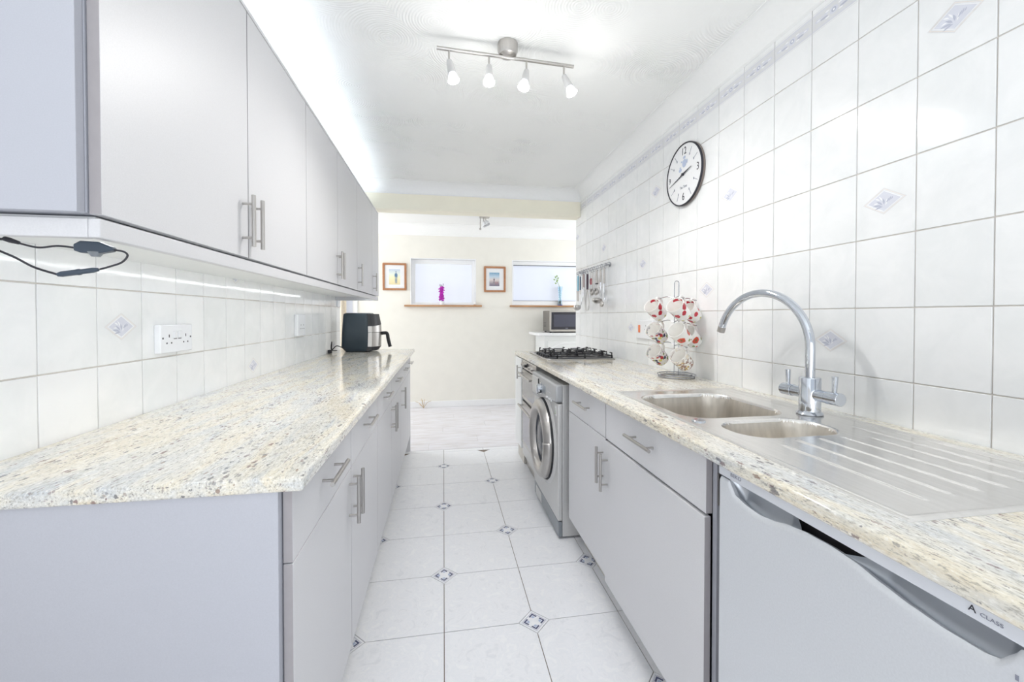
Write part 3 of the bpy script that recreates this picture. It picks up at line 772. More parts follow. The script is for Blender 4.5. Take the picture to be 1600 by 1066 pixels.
for i in range(nx):
    for j in range(nyy):
        x, y = P[i][j]; d1, d2 = bowl(x + .001, y + .001)
        key, bb = (1, bw) if min(d1, d2) < -.003 else (0, dk)
        bb.faces.new([gv(bb, key, i, j), gv(bb, key, i + 1, j), gv(bb, key, i + 1, j + 1), gv(bb, key, i, j + 1)])
t = thing('double_sink', (.98, 1.08, ZR), 'stainless steel one-and-a-half bowl sink with ribbed draining board in the right worktop', 'sink')
obj('drainer_deck', dk, M['sink'], t); obj('bowls', bw, M['bowl'], t)
bm = bmesh.new(); cyl(bm, (.937, 1.35, ZR - .152), (.937, 1.35, ZR - .148), .042, seg=28); obj('drain', bm, M['chrome'], t)
bm = bmesh.new(); cyl(bm, (.94, 1.03, ZR - .082), (.94, 1.03, ZR - .079), .03, seg=24); obj('drain', bm, M['chrome'], t)
bm = bmesh.new(); lathe(bm, [(0, .004), (.018, .004), (.020, .002), (.020, 0)], (.762, 1.137, ZR), (0, 0, 1), 24); obj('waste_knob', bm, M['chrome'], t)

# ------------------------------------------------------------------ tap
TX, TY = 1.170, 1.158; zt0 = ZR + .0015
t = thing('mixer_tap', (TX, TY, zt0), 'tall chrome swan-neck mixer tap with two levers behind the sink', 'tap')
bm = bmesh.new(); lathe(bm, [(0, 0), (.037, 0), (.038, .003), (.034, .008), (.0305, .010), (.0305, .116), (.029, .119), (.0, .119)], (TX, TY, zt0), (0, 0, 1), 36); obj('body', bm, M['chrome'], t)
R = .186; zc = 1.121; pts = [(TX, TY, ZR + .115), (TX, TY, 1.06)]
pts += [(TX - .05 * (1 - math.cos(a)) / 2, TY + R - R * math.cos(a), zc + R * math.sin(a)) for a in [k / 30 * math.radians(163) for k in range(31)]]
bm = bmesh.new(); tube(bm, pts, .0140, seg=20); obj('spout', bm, M['chrome'], t)
pe_ = Vector(pts[-1]); dr_ = (Vector(pts[-1]) - Vector(pts[-2])).normalized()
bm = bmesh.new(); lathe(bm, [(0, 0), (.0135, 0), (.0150, .001), (.0150, .022), (.0115, .022), (.0115, .016), (0, .016)], pe_ - dr_ * .004, dr_, 24); obj('aerator', bm, M['steel'], t)
for s, name in ((-1, 'lever'), (1, 'lever')):
    bm = bmesh.new(); cyl(bm, (TX, TY + s * .025, .972), (TX, TY + s * .062, .972), .0185, seg=28); cyl(bm, (TX, TY + s * .0628, .972), (TX, TY + s * .106, .972), .0200, seg=28)
    v_ = obj('valve', bm, M['chrome'], t, bevel=.0015)
    bm = bmesh.new(); cyl(bm, (TX, TY + s * .085, .985), (TX, TY + s * .087, 1.040), .0062, .0085, seg=16); obj('lever', bm, M['chrome'], v_, bevel=.001)

# ------------------------------------------------------------------ washing machine
wy0, wy1 = 2.168, 2.765; wf = .614
t = thing('washing_machine', (.9, 2.47, 0), 'silver front-loading washing machine with a round chrome door between cabinet and oven', 'washing machine')
obj('housing', B(.640, 1.17, wy0, wy1, .012, .845), M['appl'], t, bevel=.004)
obj('front_panel', B(wf, .640, wy0, wy1, .10, .742), M['appl'], t, bevel=.006, seg=3)
bm = bmesh.new(); prism(bm, [(wy0, .750), (wy0 + .1, .742), (wy1 - .16, .70), (wy1, .688), (wy1, .846), (wy0 , .846)], 0, wf - .014, .645)
obj('control_fascia', bm, M['fascia'], t, bevel=.010, seg=3)
obj('kick_plate', B(wf + .004, .640, wy0, wy1, .012, .095), M['handle_grey'], t, bevel=.004)
obj('filter_flap', B(wf + .001, wf + .006, wy1 - .2, wy1 - .05, .02, .085), M['appl'], t, bevel=.001)
obj('detergent_drawer', B(wf - .018, wf - .008, wy1 - .185, wy1 - .010, .712, .825), M['appl'], t, bevel=.005)
obj('drawer_grip', B(wf - .0185, wf - .0145, wy1 - .183, wy1 - .150, .720, .742), M['black'], t, bevel=.002)
obj('drawer_grip', B(wf - .0185, wf - .0145, wy1 - .20, wy1 - .188, .79, .822), M['black'], t, bevel=.002)
bm = bmesh.new(); lathe(bm, [(0, .030), (.022, .030), (.028, .026), (.030, 0), (.036, 0), (.036, -.004)], (wf - .016, wy1 - .26, .772), (-1, 0, 0), 32); obj('programme_dial', bm, M['chrome'], t)
obj('display', B(wf - .0155, wf - .013, wy1 - .37, wy1 - .315, .752, .800), M['handle_grey'], t, bevel=.002)
for k in range(5):
    bm = bmesh.new(); cyl(bm, (wf - .0145, wy1 - .40 - k * .028, .745 + .004 * (k % 2)), (wf - .018, wy1 - .40 - k * .028, .745 + .004 * (k % 2)), .007, seg=12); obj('button', bm, M['white'], t)
for k in range(4):
    bm = bmesh.new(); box(bm, wf - .0152, wf - .0142, wy1 - .425 - k * .022, wy1 - .412 - k * .022, .782, .785); obj('printed_mark', bm, M['white'], t)
bm = bmesh.new(); box(bm, wf - .0008, wf, wy0 + .035, wy0 + .065, .668, .722); lab = obj('energy_label', bm, M['white'], t)
bm = bmesh.new(); [box(bm, wf - .0014, wf - .0009, wy0 + .05, wy0 + .062 - q * .002, .676 + q * .009, .681 + q * .009) for q in range(4)]; obj('label_bar', bm, M['green'], lab)
DC = (wf, 2.463, .476)
bm = bmesh.new(); lathe(bm, [(.268, -.001), (.262, .006), (.245, .010), (.238, .004)], DC, (-1, 0, 0), 56); obj('door_surround', bm, M['appl'], t)
bm = bmesh.new(); lathe(bm, [(.236, .002), (.238, .022), (.228, .042), (.208, .056), (.186, .058), (.172, .050), (.163, .036), (.158, .022)], DC, (-1, 0, 0), 64); dd = obj('porthole_door', bm, M['chrome'], t)
dd.data.materials[0] = M['steel']
bm = bmesh.new(); lathe(bm, [(.159, .022), (.148, .012), (.12, .022), (.07, .036), (0, .042)], DC, (-1, 0, 0), 48); obj('porthole_glass', bm, M['doorglass'], t)
bm = bmesh.new(); lathe(bm, [(.2385, .003), (.2405, .006), (.2405, .018), (.2385, .022)], DC, (-1, 0, 0), 48, a0=0, a1=2 * PI); obj('door_seal', bm, M['black'], t)
# grip segment on the near side of the ring
bm = bmesh.new()
u, v = frame_of(Vector((-1, 0, 0)))
def on_ring(r, a, h): return Vector(DC) + Vector((-1, 0, 0)) * h + Vector((0, -math.cos(a), math.sin(a))) * r
A = [[bm.verts.new(on_ring(r, math.radians(-52 + k * 3), h)) for r, h in ((.241, .020), (.232, .045), (.210, .0595), (.188, .061), (.173, .053))] for k in range(21)]
for a in range(20):
    for b in range(4): bm.faces.new([A[a][b], A[a + 1][b], A[a + 1][b + 1], A[a][b + 1]])
bmesh.ops.recalc_face_normals(bm, faces=bm.faces)
hg = obj('door_grip', bm, M['steel'], t); s_ = hg.modifiers.new('s', 'SOLIDIFY'); s_.thickness = .003
bm = bmesh.new()
for yy in (wy0 + .05, wy1 - .05):
    for xx in (.68, 1.1):
        bm = bmesh.new(); cyl(bm, (xx, yy, .001), (xx, yy, .013), .02); obj('foot', bm, M['black'], t)

# ------------------------------------------------------------------ built-under double oven
oy0, oy1 = 2.80, 3.315; of = .634
t = thing('double_oven', (.9, 3.06, 0), 'steel built-under double oven with knobs and bar handles beyond the washing machine', 'oven')
obj('housing', B(.660, 1.2, oy0, oy1, .10, .872), M['appl'], t)
obj('control_panel', B(of, .66, oy0, oy1, .802, .872), M['steel'], t, bevel=.002)
obj('vent_slot', B(of + .006, .66, oy0, oy1, .794, .801), M['dark_gap'], t)
for k, yy in enumerate((2.88, 2.97, 3.10, 3.17, 3.24)):
    bm = bmesh.new(); lathe(bm, [(.017, -.001), (.017, .004), (.013, .006), (.012, .024), (0, .025)], (of, yy, .838), (-1, 0, 0), 20); obj('knob', bm, M['steel'] if k != 2 else M['black'], t)
for z0, z1 in ((.555, .792), (.190, .535)):
    d = obj('oven_door', B(of, .66, oy0 + .002, oy1 - .002, z0, z1), M['steel'], t, bevel=.002)
    obj('oven_glass', B(of - .0012, of, oy0 + .03, oy1 - .03, z0 + .03, z1 - .055), M['ovenglass'], d)
    bm = bmesh.new(); cyl(bm, (of - .038, oy0 + .03, z1 - .028), (of - .038, oy1 - .03, z1 - .028), .008, seg=14)
    for yy in (oy0 + .06, oy1 - .06): cyl(bm, (of, yy, z1 - .028), (of - .038, yy, z1 - .028), .006, seg=10)
    obj('handle', bm, M['steel'], d)
obj('kick_grille', B(of + .004, .66, oy0, oy1, .10, .187), M['appl'], t, bevel=.002)
obj('plinth', B(.672, .69, oy0, oy1, .001, .098), M['steel'], t)

# ------------------------------------------------------------------ gas hob
hx0, hx1, hy0, hy1 = .724, 1.236, 2.84, 3.44
t = thing('gas_hob', (.98, 3.13, ZR), 'five-burner gas hob with black pan supports in the far part of the right worktop', 'hob')
bm = bmesh.new(); box(bm, hx0, hx1, hy0, hy1, ZR, ZR + .008); obj('steel_plate', bm, M['steel'], t, bevel=.003)
obj('hob_top', B(hx0 + .035, hx1 - .008, hy0 + .012, hy1 - .012, ZR + .008, ZR + .011), M['black'], t, bevel=.001)
HB = [(.88, 2.96, .030), (1.13, 2.96, .036), (.88, 3.30, .036), (1.13, 3.30, .030), (1.00, 3.13, .046)]
for x, y, r in HB:
    bm = bmesh.new(); lathe(bm, [(r * 1.15, 0), (r * 1.15, .008), (r, .010), (r, .014), (0, .014)], (x, y, ZR + .011), (0, 0, 1), 24); bq = obj('burner', bm, M['steel'], t)
    bm = bmesh.new(); lathe(bm, [(0, .0205), (r * .6, .0205), (r * .8, .018), (r * .82, .0145), (0, .0145)], (x, y, ZR + .011), (0, 0, 1), 24); obj('burner_cap', bm, M['iron'], bq)
zg = ZR + .011
def grate(y0, y1, cs):
    bm = bmesh.new(); x0, x1 = .80, 1.222; b = .005; zt_ = zg + .036
    ya, yb = y0 + .004, y1 - .004
    for a in ((x0, x1, ya, ya + 2 * b), (x0, x1, yb - 2 * b, yb), (x0, x0 + 2 * b, ya, yb), (x1 - 2 * b, x1, ya, yb)): box(bm, a[0], a[1], a[2], a[3], zg + .010, zg + .018)
    for x, y, r in cs:
        for a in range(4):
            an = a * PI / 2 + (PI / 4 if len(cs) == 1 else 0); c, s = math.cos(an), math.sin(an)
            p = Vector((x + c * .022, y + s * .022, zt_)); L = .088
            if abs(c) > .9: L = min(L, (x1 - b - x) if c > 0 else (x - x0 - b), .11)
            if abs(s) > .9: L = min(L, (yb - b - y) if s > 0 else (y - ya - b))
            q = Vector((x + c * L, y + s * L, zt_)); q2 = Vector((q.x, q.y, zg + .012))
            tube(bm, [p - Vector((0, 0, .004)), p, q, q2], .0048, seg=6)
    for x in (x0 + b, (x0 + x1) / 2, x1 - b):
        for y in (ya + b, yb - b):
            box(bm, x - b, x + b, y - b, y + b, zg, zg + .012)
            dy = .035 if y < (y0 + y1) / 2 else -.035
            tube(bm, [(x, y, zg + .012), (x, y, zt_), (x, y + dy, zt_)], .0046, seg=6)
    bmesh.ops.recalc_face_normals(bm, faces=bm.faces)
    obj('pan_support', bm, M['iron'], t)
grate(2.855, 3.045, HB[:2]); grate(3.05, 3.215, HB[4:]); grate(3.22, 3.425, HB[2:4])
for k in range(5):
    bm = bmesh.new(); lathe(bm, [(0, .020), (.013, .020), (.016, .017), (.0175, .0)], (.757, 2.98 + k * .068, ZR + .008), (0, 0, 1), 18); obj('knob', bm, M['black'], t)

# ------------------------------------------------------------------ air fryer
t = thing('air_fryer', (-.72, 3.74, ZL), 'dark blue-black air fryer with steel front and black basket handle on the far left worktop', 'air fryer')
ax0, ax1, ay0, ay1 = -.845, -.60, 3.62, 3.87
def rr_sect(bm, secs, seg=10, mi=0):
    rings = []
    for x0, x1, y0, y1, r, z in secs:
        ring = []
        for cx, cy, a0 in ((x1 - r, y1 - r, 0), (x0 + r, y1 - r, PI / 2), (x0 + r, y0 + r, PI), (x1 - r, y0 + r, 3 * PI / 2)):
            for k in range(seg + 1): ring.append(bm.verts.new((cx + r * math.cos(a0 + k / seg * PI / 2), cy + r * math.sin(a0 + k / seg * PI / 2), z)))
        rings.append(ring)
    n = len(rings[0])
    for A, Bq in zip(rings, rings[1:]):
        for k in range(n): bm.faces.new([A[k], A[(k + 1) % n], Bq[(k + 1) % n], Bq[k]]).material_index = mi
    bm.faces.new(rings[0][::-1]).material_index = mi; bm.faces.new(rings[-1]).material_index = mi
bm = bmesh.new(); rr_sect(bm, [(-.825, -.62, 3.64, 3.86, .05, ZL + .006), (-.850, -.602, 3.622, 3.872, .05, ZL + .04), (-.845, -.602, 3.62, 3.872, .05, ZL + .16), (-.835, -.606, 3.62, 3.868, .05, ZL + .30), (-.832, -.608, 3.625, 3.865, .05, ZL + .322), (-.815, -.62, 3.64, 3.85, .04, ZL + .330)])
obj('shell', bm, M['bluebl'], t)
bm = bmesh.new(); rr_sect(bm, [(-.82, -.64, 3.645, 3.85, .04, ZL + .0005), (-.82, -.62, 3.645, 3.85, .04, ZL + .006)]); obj('foot', bm, M['black'], t)
def curved_front(z0, z1, d0, d1, m, name, n=16):
    bm = bmesh.new(); cy = (3.625 + 3.867) / 2; hw = .119
    def X(u, d): return -.612 + d * (1 - u * u * .8)
    for lo, hi in ((z0, z1),):
        A = []
        for k in range(n + 1):
            u = -1 + 2 * k / n; zz0 = z0 if not callable(z0) else z0(u); zz1 = z1 if not callable(z1) else z1(u)
            A.append([bm.verts.new((X(u, d0), cy + u * hw, zz0)), bm.verts.new((X(u, d1), cy + u * hw, zz1)), bm.verts.new((-.64, cy + u * hw, zz1)), bm.verts.new((-.64, cy + u * hw, zz0))])
        for k in range(n):
            for b in range(4): bm.faces.new([A[k][b], A[k + 1][b], A[k + 1][(b + 1) % 4], A[k][(b + 1) % 4]])
        bm.faces.new(A[0]); bm.faces.new(A[-1][::-1])
    bmesh.ops.recalc_face_normals(bm, faces=bm.faces)
    return obj(name, bm, m, t)
curved_front(ZL + .045, ZL + .163, .075, .078, M['steel'], 'basket_front')
curved_front(ZL + .166, lambda u: ZL + .245 + .03 * u * 0 - .028 * (1 - u) * .5, .078, .074, M['steel'], 'steel_fascia')
curved_front(lambda u: ZL + .246 - .028 * (1 - u) * .5, ZL + .322, .074, .055, M['black'], 'control_panel')
curved_front(ZL + .010, ZL + .043, .05, .075, M['black'], 'lower_skirt')
bm = bmesh.new(); hpts = [(-.56, 3.745, ZL + .150), (-.515, 3.745, ZL + .156), (-.488, 3.745, ZL + .150), (-.478, 3.745, ZL + .10), (-.462, 3.745, ZL + .035)]
tube(bm, catmull(hpts, 5), [.015] * 21, seg=10)
for v_ in bm.verts: v_.co.y = 3.745 + (v_.co.y - 3.745) * 1.1
obj('basket_handle', bm, M['black'], t)
bm = bmesh.new(); tube(bm, catmull([(-.80, 3.60, ZL + .03), (-.86, 3.56, ZL + .06), (-.90, 3.57, ZL + .03), (-.91, 3.60, ZL + .09), (-.90, 3.55, ZL + .03), (-.87, 3.60, ZL + .02)], 8), .004, seg=8)
obj('power_cord', bm, M['black'], t)
bm = bmesh.new(); box(bm, -.925, -.895, 3.53, 3.56, ZL + .0005, ZL + .03); obj('plug', bm, M['black'], t, bevel=.005)

# ------------------------------------------------------------------ sockets and switches
def plate(name, face_x, side, y0, y1, z0, z1, d, label, cat='socket'):
    """side +1: on left wall facing +x ; -1: on right wall facing -x"""
    t = thing(name, (face_x, (y0 + y1) / 2, (z0 + z1) / 2), label, cat)
    xa, xb = sorted((face_x + side * .0004, face_x + side * d)); obj('faceplate', B(xa, xb, y0, y1, z0, z1), M['white'], t, bevel=.003, seg=3)
    return t
def slots(t, X, side, yc, zc, s=1):
    for nm, dy, dz, hy, hz in (('earth_hole', 0, .014, .002, .005), ('pin_hole', -.012, -.010, .003, .0025), ('pin_hole', .012, -.010, .003, .0025)):
        xa, xb = sorted((X + side * .0001, X + side * .0006)); obj(nm, B(xa, xb, yc + dy * s - hy, yc + dy * s + hy, zc + dz - hz, zc + dz + hz), M['slot'], t)
t = plate('double_socket', XL, 1, 1.519, 1.692, 1.099, 1.194, .020, 'white double plug socket on the left wall tiles between two printed tiles, nearest the camera')
for yc in (1.562, 1.652): slots(t, XL + .020, 1, yc, 1.142)
for yc in (1.594, 1.618):
    obj('rocker_switch', B(XL + .0196, XL + .0235, yc - .009, yc + .009, 1.148, 1.172), M['white'], t, bevel=.0015); obj('switch_shadow_line', B(XL + .0200, XL + .0212, yc - .008, yc + .008, 1.1445, 1.1468), M['slot'], t)
for dy in (-.075, .075): obj('screw', B(XL + .0200, XL + .0206, 1.6055 + dy - .003, 1.6055 + dy + .003, 1.146, 1.152), M['slot'], t)
t = plate('single_socket', XL, 1, 2.806, 2.952, 1.094, 1.232, .022, 'white square plug socket further along the left wall tiles')
slots(t, XL + .022, 1, 2.86, 1.15); slots(t, XL + .022, 1, 2.91, 1.15)
t = plate('light_switch', XL, 1, 3.865, 3.955, 1.304, 1.42, .012, 'small white switch at the far end of the left wall above the air fryer', 'switch')
obj('rocker_switch', B(XL + .0118, XL + .016, 3.90, 3.92, 1.35, 1.375), M['white'], t, bevel=.001)
t = plate('cooker_switch', XR, -1, 2.418, 2.628, 1.073, 1.195, .016, 'white cooker control unit with an orange rocker on the right wall beside the mug tree', 'switch')
obj('orange_rocker', B(XR - .0215, XR - .0158, 2.575, 2.597, 1.112, 1.162), M['orange'], t, bevel=.0015)
slots(t, XR - .016, -1, 2.50, 1.145); obj('rocker_switch', B(XR - .0195, XR - .0158, 2.445, 2.458, 1.125, 1.148), M['white'], t, bevel=.001)

# ------------------------------------------------------------------ dimmer cable hanging under the near cabinet
t = thing('dimmer_cable', (-.62, .848, 1.35), 'dark cable loop with inline dimmer box hanging under the near end of the wall cabinets', 'cable')
yk = .842
bm = bmesh.new(); tube(bm, catmull([(-.90, .87, 1.352), (-.80, .85, 1.356), (-.735, yk, 1.356)], 6), .0022, seg=8); tube(bm, catmull([(-.722, yk, 1.350), (-.693, yk, 1.343), (-.664, yk, 1.3465), (-.638, yk, 1.344)], 8), .0017, seg=8)
tube(bm, catmull([(-.577, yk, 1.3415), (-.563, yk, 1.339), (-.557, yk, 1.332), (-.566, yk, 1.320), (-.585, yk, 1.312), (-.600, yk, 1.307)], 8), .0017, seg=8)
tube(bm, catmull([(-.664, yk, 1.2965), (-.70, yk, 1.309), (-.735, yk, 1.329), (-.80, .85, 1.352), (-.90, .88, 1.354)], 8), .0019, seg=8)
obj('cord', bm, M['cableblk'], t)
bm = bmesh.new(); prism(bm, [(-.636, 1.3385), (-.636, 1.3500), (-.626, 1.3560), (-.598, 1.3550), (-.578, 1.3460), (-.576, 1.3410), (-.580, 1.3385), (-.598, 1.3345), (-.626, 1.3350)], 1, yk - .007, yk + .007); bx_ = obj('dimmer_box', bm, M['cable'], t, bevel=.0022)
bm = bmesh.new(); cyl(bm, (-.606, yk, 1.3370), (-.606, yk, 1.3290), .0115, .006, seg=18); obj('dimmer_dial', bm, M['handle_grey'], bx_)
bm = bmesh.new(); lathe(bm, [(0, 0), (.0035, 0), (.005, .006), (.005, .028), (.0055, .030), (.0055, .034), (.0045, .036), (.0045, .054), (.003, .062), (0, .064)], (-.664, yk, 1.2965), (.99, 0, .16), 14); obj('barrel_connector', bm, M['cable'], t)
bm = bmesh.new(); lathe(bm, [(0, 0), (.004, 0), (.0045, .008), (.003, .022), (0, .024)], (-.742, yk, 1.357), (.93, 0, -.30), 12); obj('barrel_connector', bm, M['cableblk'], t)

# ------------------------------------------------------------------ ceiling spotlight bars
t = thing('spotlight_bar', (.281, 1.81, ZC), 'steel ceiling spotlight bar with four lit halogen heads', 'ceiling light')
RC = Vector((.281, 1.81, ZC))
bm = bmesh.new(); lathe(bm, [(.044, 0), (.044, .034), (.038, .050), (.020, .058), (0, .060)], RC, (0, 0, -1), 32); obj('ceiling_rose', bm, M['chrome'], t).data.materials[0] = M['steel']
a0 = Vector((-.026, 1.793, 2.360)); a1 = Vector((.587, 1.826, 2.360)); dv = (a1 - a0).normalized()
bm = bmesh.new()
tube(bm, [a0, a1], .0075, seg=12); obj('arm', bm, M['steel'], t)
spot_world = []
# fractions along the arm and aim directions of the heads
for fr, aim in ((.085, (.22, -.10, -1)), (.365, (-.03, -.30, -1)), (.640, (-.20, -.25, -1)), (.925, (.42, -.15, -1))):
    p = a0.lerp(a1, fr); q = p - Vector((0, 0, .047)); ad = Vector(aim).normalized()
    bm = bmesh.new(); cyl(bm, p - Vector((0, 0, .004)), q, .0042, seg=10); ball(bm, q, .0065); st = obj('lamp_stem', bm, M['steel'], t)
    bm = bmesh.new(); lathe(bm, [(0, -.002), (.011, 0), (.0145, .02), (.0185, .058), (.016, .058), (.012, .03)], q, ad, 24); obj('lamp_head', bm, M['appl'], t)
    bm = bmesh.new(); lathe(bm, [(.013, .050), (.0175, .062), (.0225, .078), (.0255, .088), (.0255, .091)], q, ad, 24); bl = obj('bulb_reflector', bm, M['bulbglass'], t)
    bm = bmesh.new(); lathe(bm, [(.0253, .0905), (.021, .0945), (.011, .097), (0, .098)], q, ad, 24); obj('bulb', bm, M['bulb'], bl)
    ld = bpy.data.lights.new('spot_lamp', 'SPOT'); ld.energy = SPOT_W; ld.spot_size = math.radians(165); ld.spot_blend = 0.6; ld.shadow_soft_size = .022; ld.color = (1.0, .975, .94)
    lo = bpy.data.objects.new('spot_lamp', ld); C.objects.link(lo); lo.location = q + ad * .105; lo.rotation_euler = Vector((ad.x * .5, ad.y * .5, -1)).to_track_quat('-Z', 'Y').to_euler()
    # light that leaves the clear bulb neck sideways and upwards
    ld = bpy.data.lights.new('bulb_glow', 'POINT'); ld.energy = GLOW_W; ld.shadow_soft_size = .03; ld.color = (1.0, .98, .95)
    lo = bpy.data.objects.new('bulb_glow', ld); C.objects.link(lo); lo.location = q + ad * .135
t = thing('small_ceiling_light', (.48, 4.93, ZC), 'small steel ceiling light with glass shades in the far room beyond the beam', 'ceiling light')
bm = bmesh.new(); box(bm, .425, .545, 4.88, 4.98, ZC - .028, ZC - .0005); obj('ceiling_plate', bm, M['steel'], t, bevel=.006)
for (x, dz, gl) in ((.435, .150, False), (.475, .085, True), (.50, .070, True)):
    bm = bmesh.new(); cyl(bm, (x, 4.93, ZC - .026), (x, 4.93, ZC - dz), .006); sx_ = obj('lamp_stem', bm, M['steel'], t)
    if gl:
        bm = bmesh.new(); lathe(bm, [(.008, 0), (.026, .02), (.032, .06), (.030, .06), (.024, .022), (.007, .003)], (x, 4.93, ZC - dz + .01), (.4, -.3, -1), 20); obj('glass_shade', bm, M['white'], t)
        bm = bmesh.new(); ball(bm, (x + .012, 4.92, ZC - dz - .03), .014); obj('bulb', bm, M['steel'], t)
    else:
        bm = bmesh.new(); ball(bm, (x, 4.93, ZC - dz - .012), .014); obj('lamp_tip', bm, M['steel'], t)

# ------------------------------------------------------------------ clock
cc = Vector((1.293, 2.076, 1.994)); cr = .168
t = thing('wall_clock', (XR, cc.y, cc.z), 'round white wall clock with thin black rim and teapot print on the right wall', 'clock')
bm = bmesh.new(); lathe(bm, [(0, 0), (cr - .008, 0), (cr, .006), (cr, XR - cc.x + .0002 - .0025), (cr - .004, XR - cc.x - .0015), (0, XR - cc.x - .0015)], cc + Vector((-.0005, 0, 0)), (1, 0, 0), 72); obj('casing', bm, M['taupe'], t)
bm = bmesh.new(); lathe(bm, [(0, 0), (cr - .007, 0)], cc + Vector((-.0016, 0, 0)), (-1, 0, 0), 72); obj('dial', bm, M['clockface'], t)
bm = bmesh.new(); lathe(bm, [(cr - .0065, 0), (cr - .0065, .005), (cr - .001, .005), (cr + .0004, .002), (cr + .0004, -.003)], cc, (-1, 0, 0), 72); obj('rim', bm, M['ink'], t)
fx = cc.x - .0026
def dialpt(a, r):  # clock angle in degrees clockwise from 12 as seen from the room
    return Vector((fx, cc.y - math.sin(math.radians(a)) * r, cc.z + math.cos(math.radians(a)) * r))
for s, a, r in (('12', 2, .123), ('3', 90, .130), ('6', 180, .122), ('9', 270, .135)):
    text('numeral', s, .056 if s != '9' else .045, dialpt(a, r), RW, M['ink'], t, sx=.85)
for a in (32, 60, 118, 150, 205, 235, 300, 325):
    bm = bmesh.new(); p = dialpt(a, .105); q = dialpt(a, .145); 
    cyl(bm, p, q, .0010, seg=6); ball(bm, p.lerp(q, .06), .0042, .15, 1, 1.6, 8)
    obj('printed_cutlery', bm, M['greyink'], t)
for nm, a, r0, r1, wd, h in (('minute_hand', 255, -.03, .140, .0032, .004), ('hour_hand', 77, -.02, .082, .0042, .006)):
    bm = bmesh.new(); p0 = dialpt(a, r0); p1 = dialpt(a, r1); d_ = (p1 - p0).normalized(); n_ = Vector((1, 0, 0)).cross(d_)
    vs = [p0 + n_ * wd * .6, p0.lerp(p1, .3) + n_ * wd, p1 + n_ * wd * .3, p1 - n_ * wd * .3, p0.lerp(p1, .3) - n_ * wd, p0 - n_ * wd * .6]
    A = [bm.verts.new(v_ - Vector((h, 0, 0))) for v_ in vs]; Bq = [bm.verts.new(v_ - Vector((h - .001, 0, 0))) for v_ in vs]
    bm.faces.new(A); bm.faces.new(Bq[::-1])
    for k in range(6): bm.faces.new([A[k], Bq[k], Bq[(k + 1) % 6], A[(k + 1) % 6]])
    bmesh.ops.recalc_face_normals(bm, faces=bm.faces); obj(nm, bm, M['ink'], t, smooth=False)
bm = bmesh.new(); cyl(bm, (fx, cc.y, cc.z), (fx - .009, cc.y, cc.z), .007); obj('hand_boss', bm, M['ink'], t)
bm = bmesh.new()
def blob(cy, cz, a, b, n=16, rot=0):
    f = bm.faces.new([bm.verts.new((fx + .0003, cc.y - (cy + a * math.cos(2 * PI * k / n + rot)), cc.z + cz + b * math.sin(2 * PI * k / n + rot))) for k in range(n)])
blob(.008, .058, .020, .022); blob(.008, .090, .012, .008); blob(-.018, .072, .007, .005); blob(-.030, .030, .014, .010); blob(.032, .062, .006, .012); blob(-.030, .044, .008, .004)
obj('teapot_print', bm, M['clockblue'], t, smooth=False)
text('dial_lettering', 'Tea Time', .022, (fx, cc.y, cc.z - .068), RW, M['greyink'], t, sx=.8)

# ------------------------------------------------------------------ mug tree and mugs
mt = Vector((1.200, 1.985, ZR))
t = thing('mug_tree', mt, 'chrome wire mug tree with a ring base beside the sink, carrying mugs in three tiers', 'mug tree')
bm = bmesh.new(); tube(bm, [(mt.x + .094 * math.cos(a), mt.y + .094 * math.sin(a), ZR + .0135 + 0 * a) for a in [k / 48 * 2 * PI for k in range(48)]], .0028, seg=8, closed=True)
tube(bm, [(mt.x + .088 * math.cos(a), mt.y + .088 * math.sin(a), ZR + .0035) for a in [k / 48 * 2 * PI for k in range(48)]], .0028, seg=8, closed=True)
for a in (0, PI / 2, PI, 3 * PI / 2): tube(bm, [(mt.x + .088 * math.cos(a), mt.y + .088 * math.sin(a), ZR + .004), (mt.x + .094 * math.cos(a), mt.y + .094 * math.sin(a), ZR + .013)], .002, seg=6)
tube(bm, [(mt.x - .09, mt.y, ZR + .0065), (mt.x + .09, mt.y, ZR + .0065)], .0025, seg=8)
obj('ring_base', bm, M['wire'], t)
bm = bmesh.new(); h_ = .0125
pp = [(mt.x - h_, mt.y, ZR + .006), (mt.x - h_, mt.y, 1.385)] + [(mt.x - h_ * math.cos(k / 8 * PI), mt.y, 1.393 + h_ * math.sin(k / 8 * PI)) for k in range(9)] + [(mt.x + h_, mt.y, 1.385), (mt.x + h_, mt.y, ZR + .006)]
tube(bm, pp, .0024, seg=8); obj('hairpin_post', bm, M['wire'], t)
AX = Vector((-.74, -.33, .57)).normalized()
mugs = [  # centre, design, label
    (Vector((1.116, 2.04, 1.252)), 'poppy', 'white mug with red poppies hanging top left on the mug tree'),
    (Vector((1.152, 1.880, 1.250)), 'poppy', 'white mug with red poppies hanging top front on the mug tree'),
    (Vector((1.256, 1.945, 1.242)), 'poppy2', 'white mug with red poppies hanging at the back of the top tier nearest the wall'),
    (Vector((1.124, 2.04, 1.128)), 'floral', 'white mug with small mixed flowers hanging middle left on the mug tree'),
    (Vector((1.160, 1.880, 1.128)), 'big', 'white mug with one big orange poppy hanging middle front on the mug tree'),
    (Vector((1.258, 1.945, 1.112)), 'big2', 'white mug with an orange poppy hanging in the middle tier nearest the wall'),
    (Vector((1.128, 2.04, 1.012)), 'floral', 'white mug with small mixed flowers hanging bottom left on the mug tree'),
    (Vector((1.168, 1.880, 1.004)), 'gold', 'white mug with a gold and brown print hanging bottom front on the mug tree')]
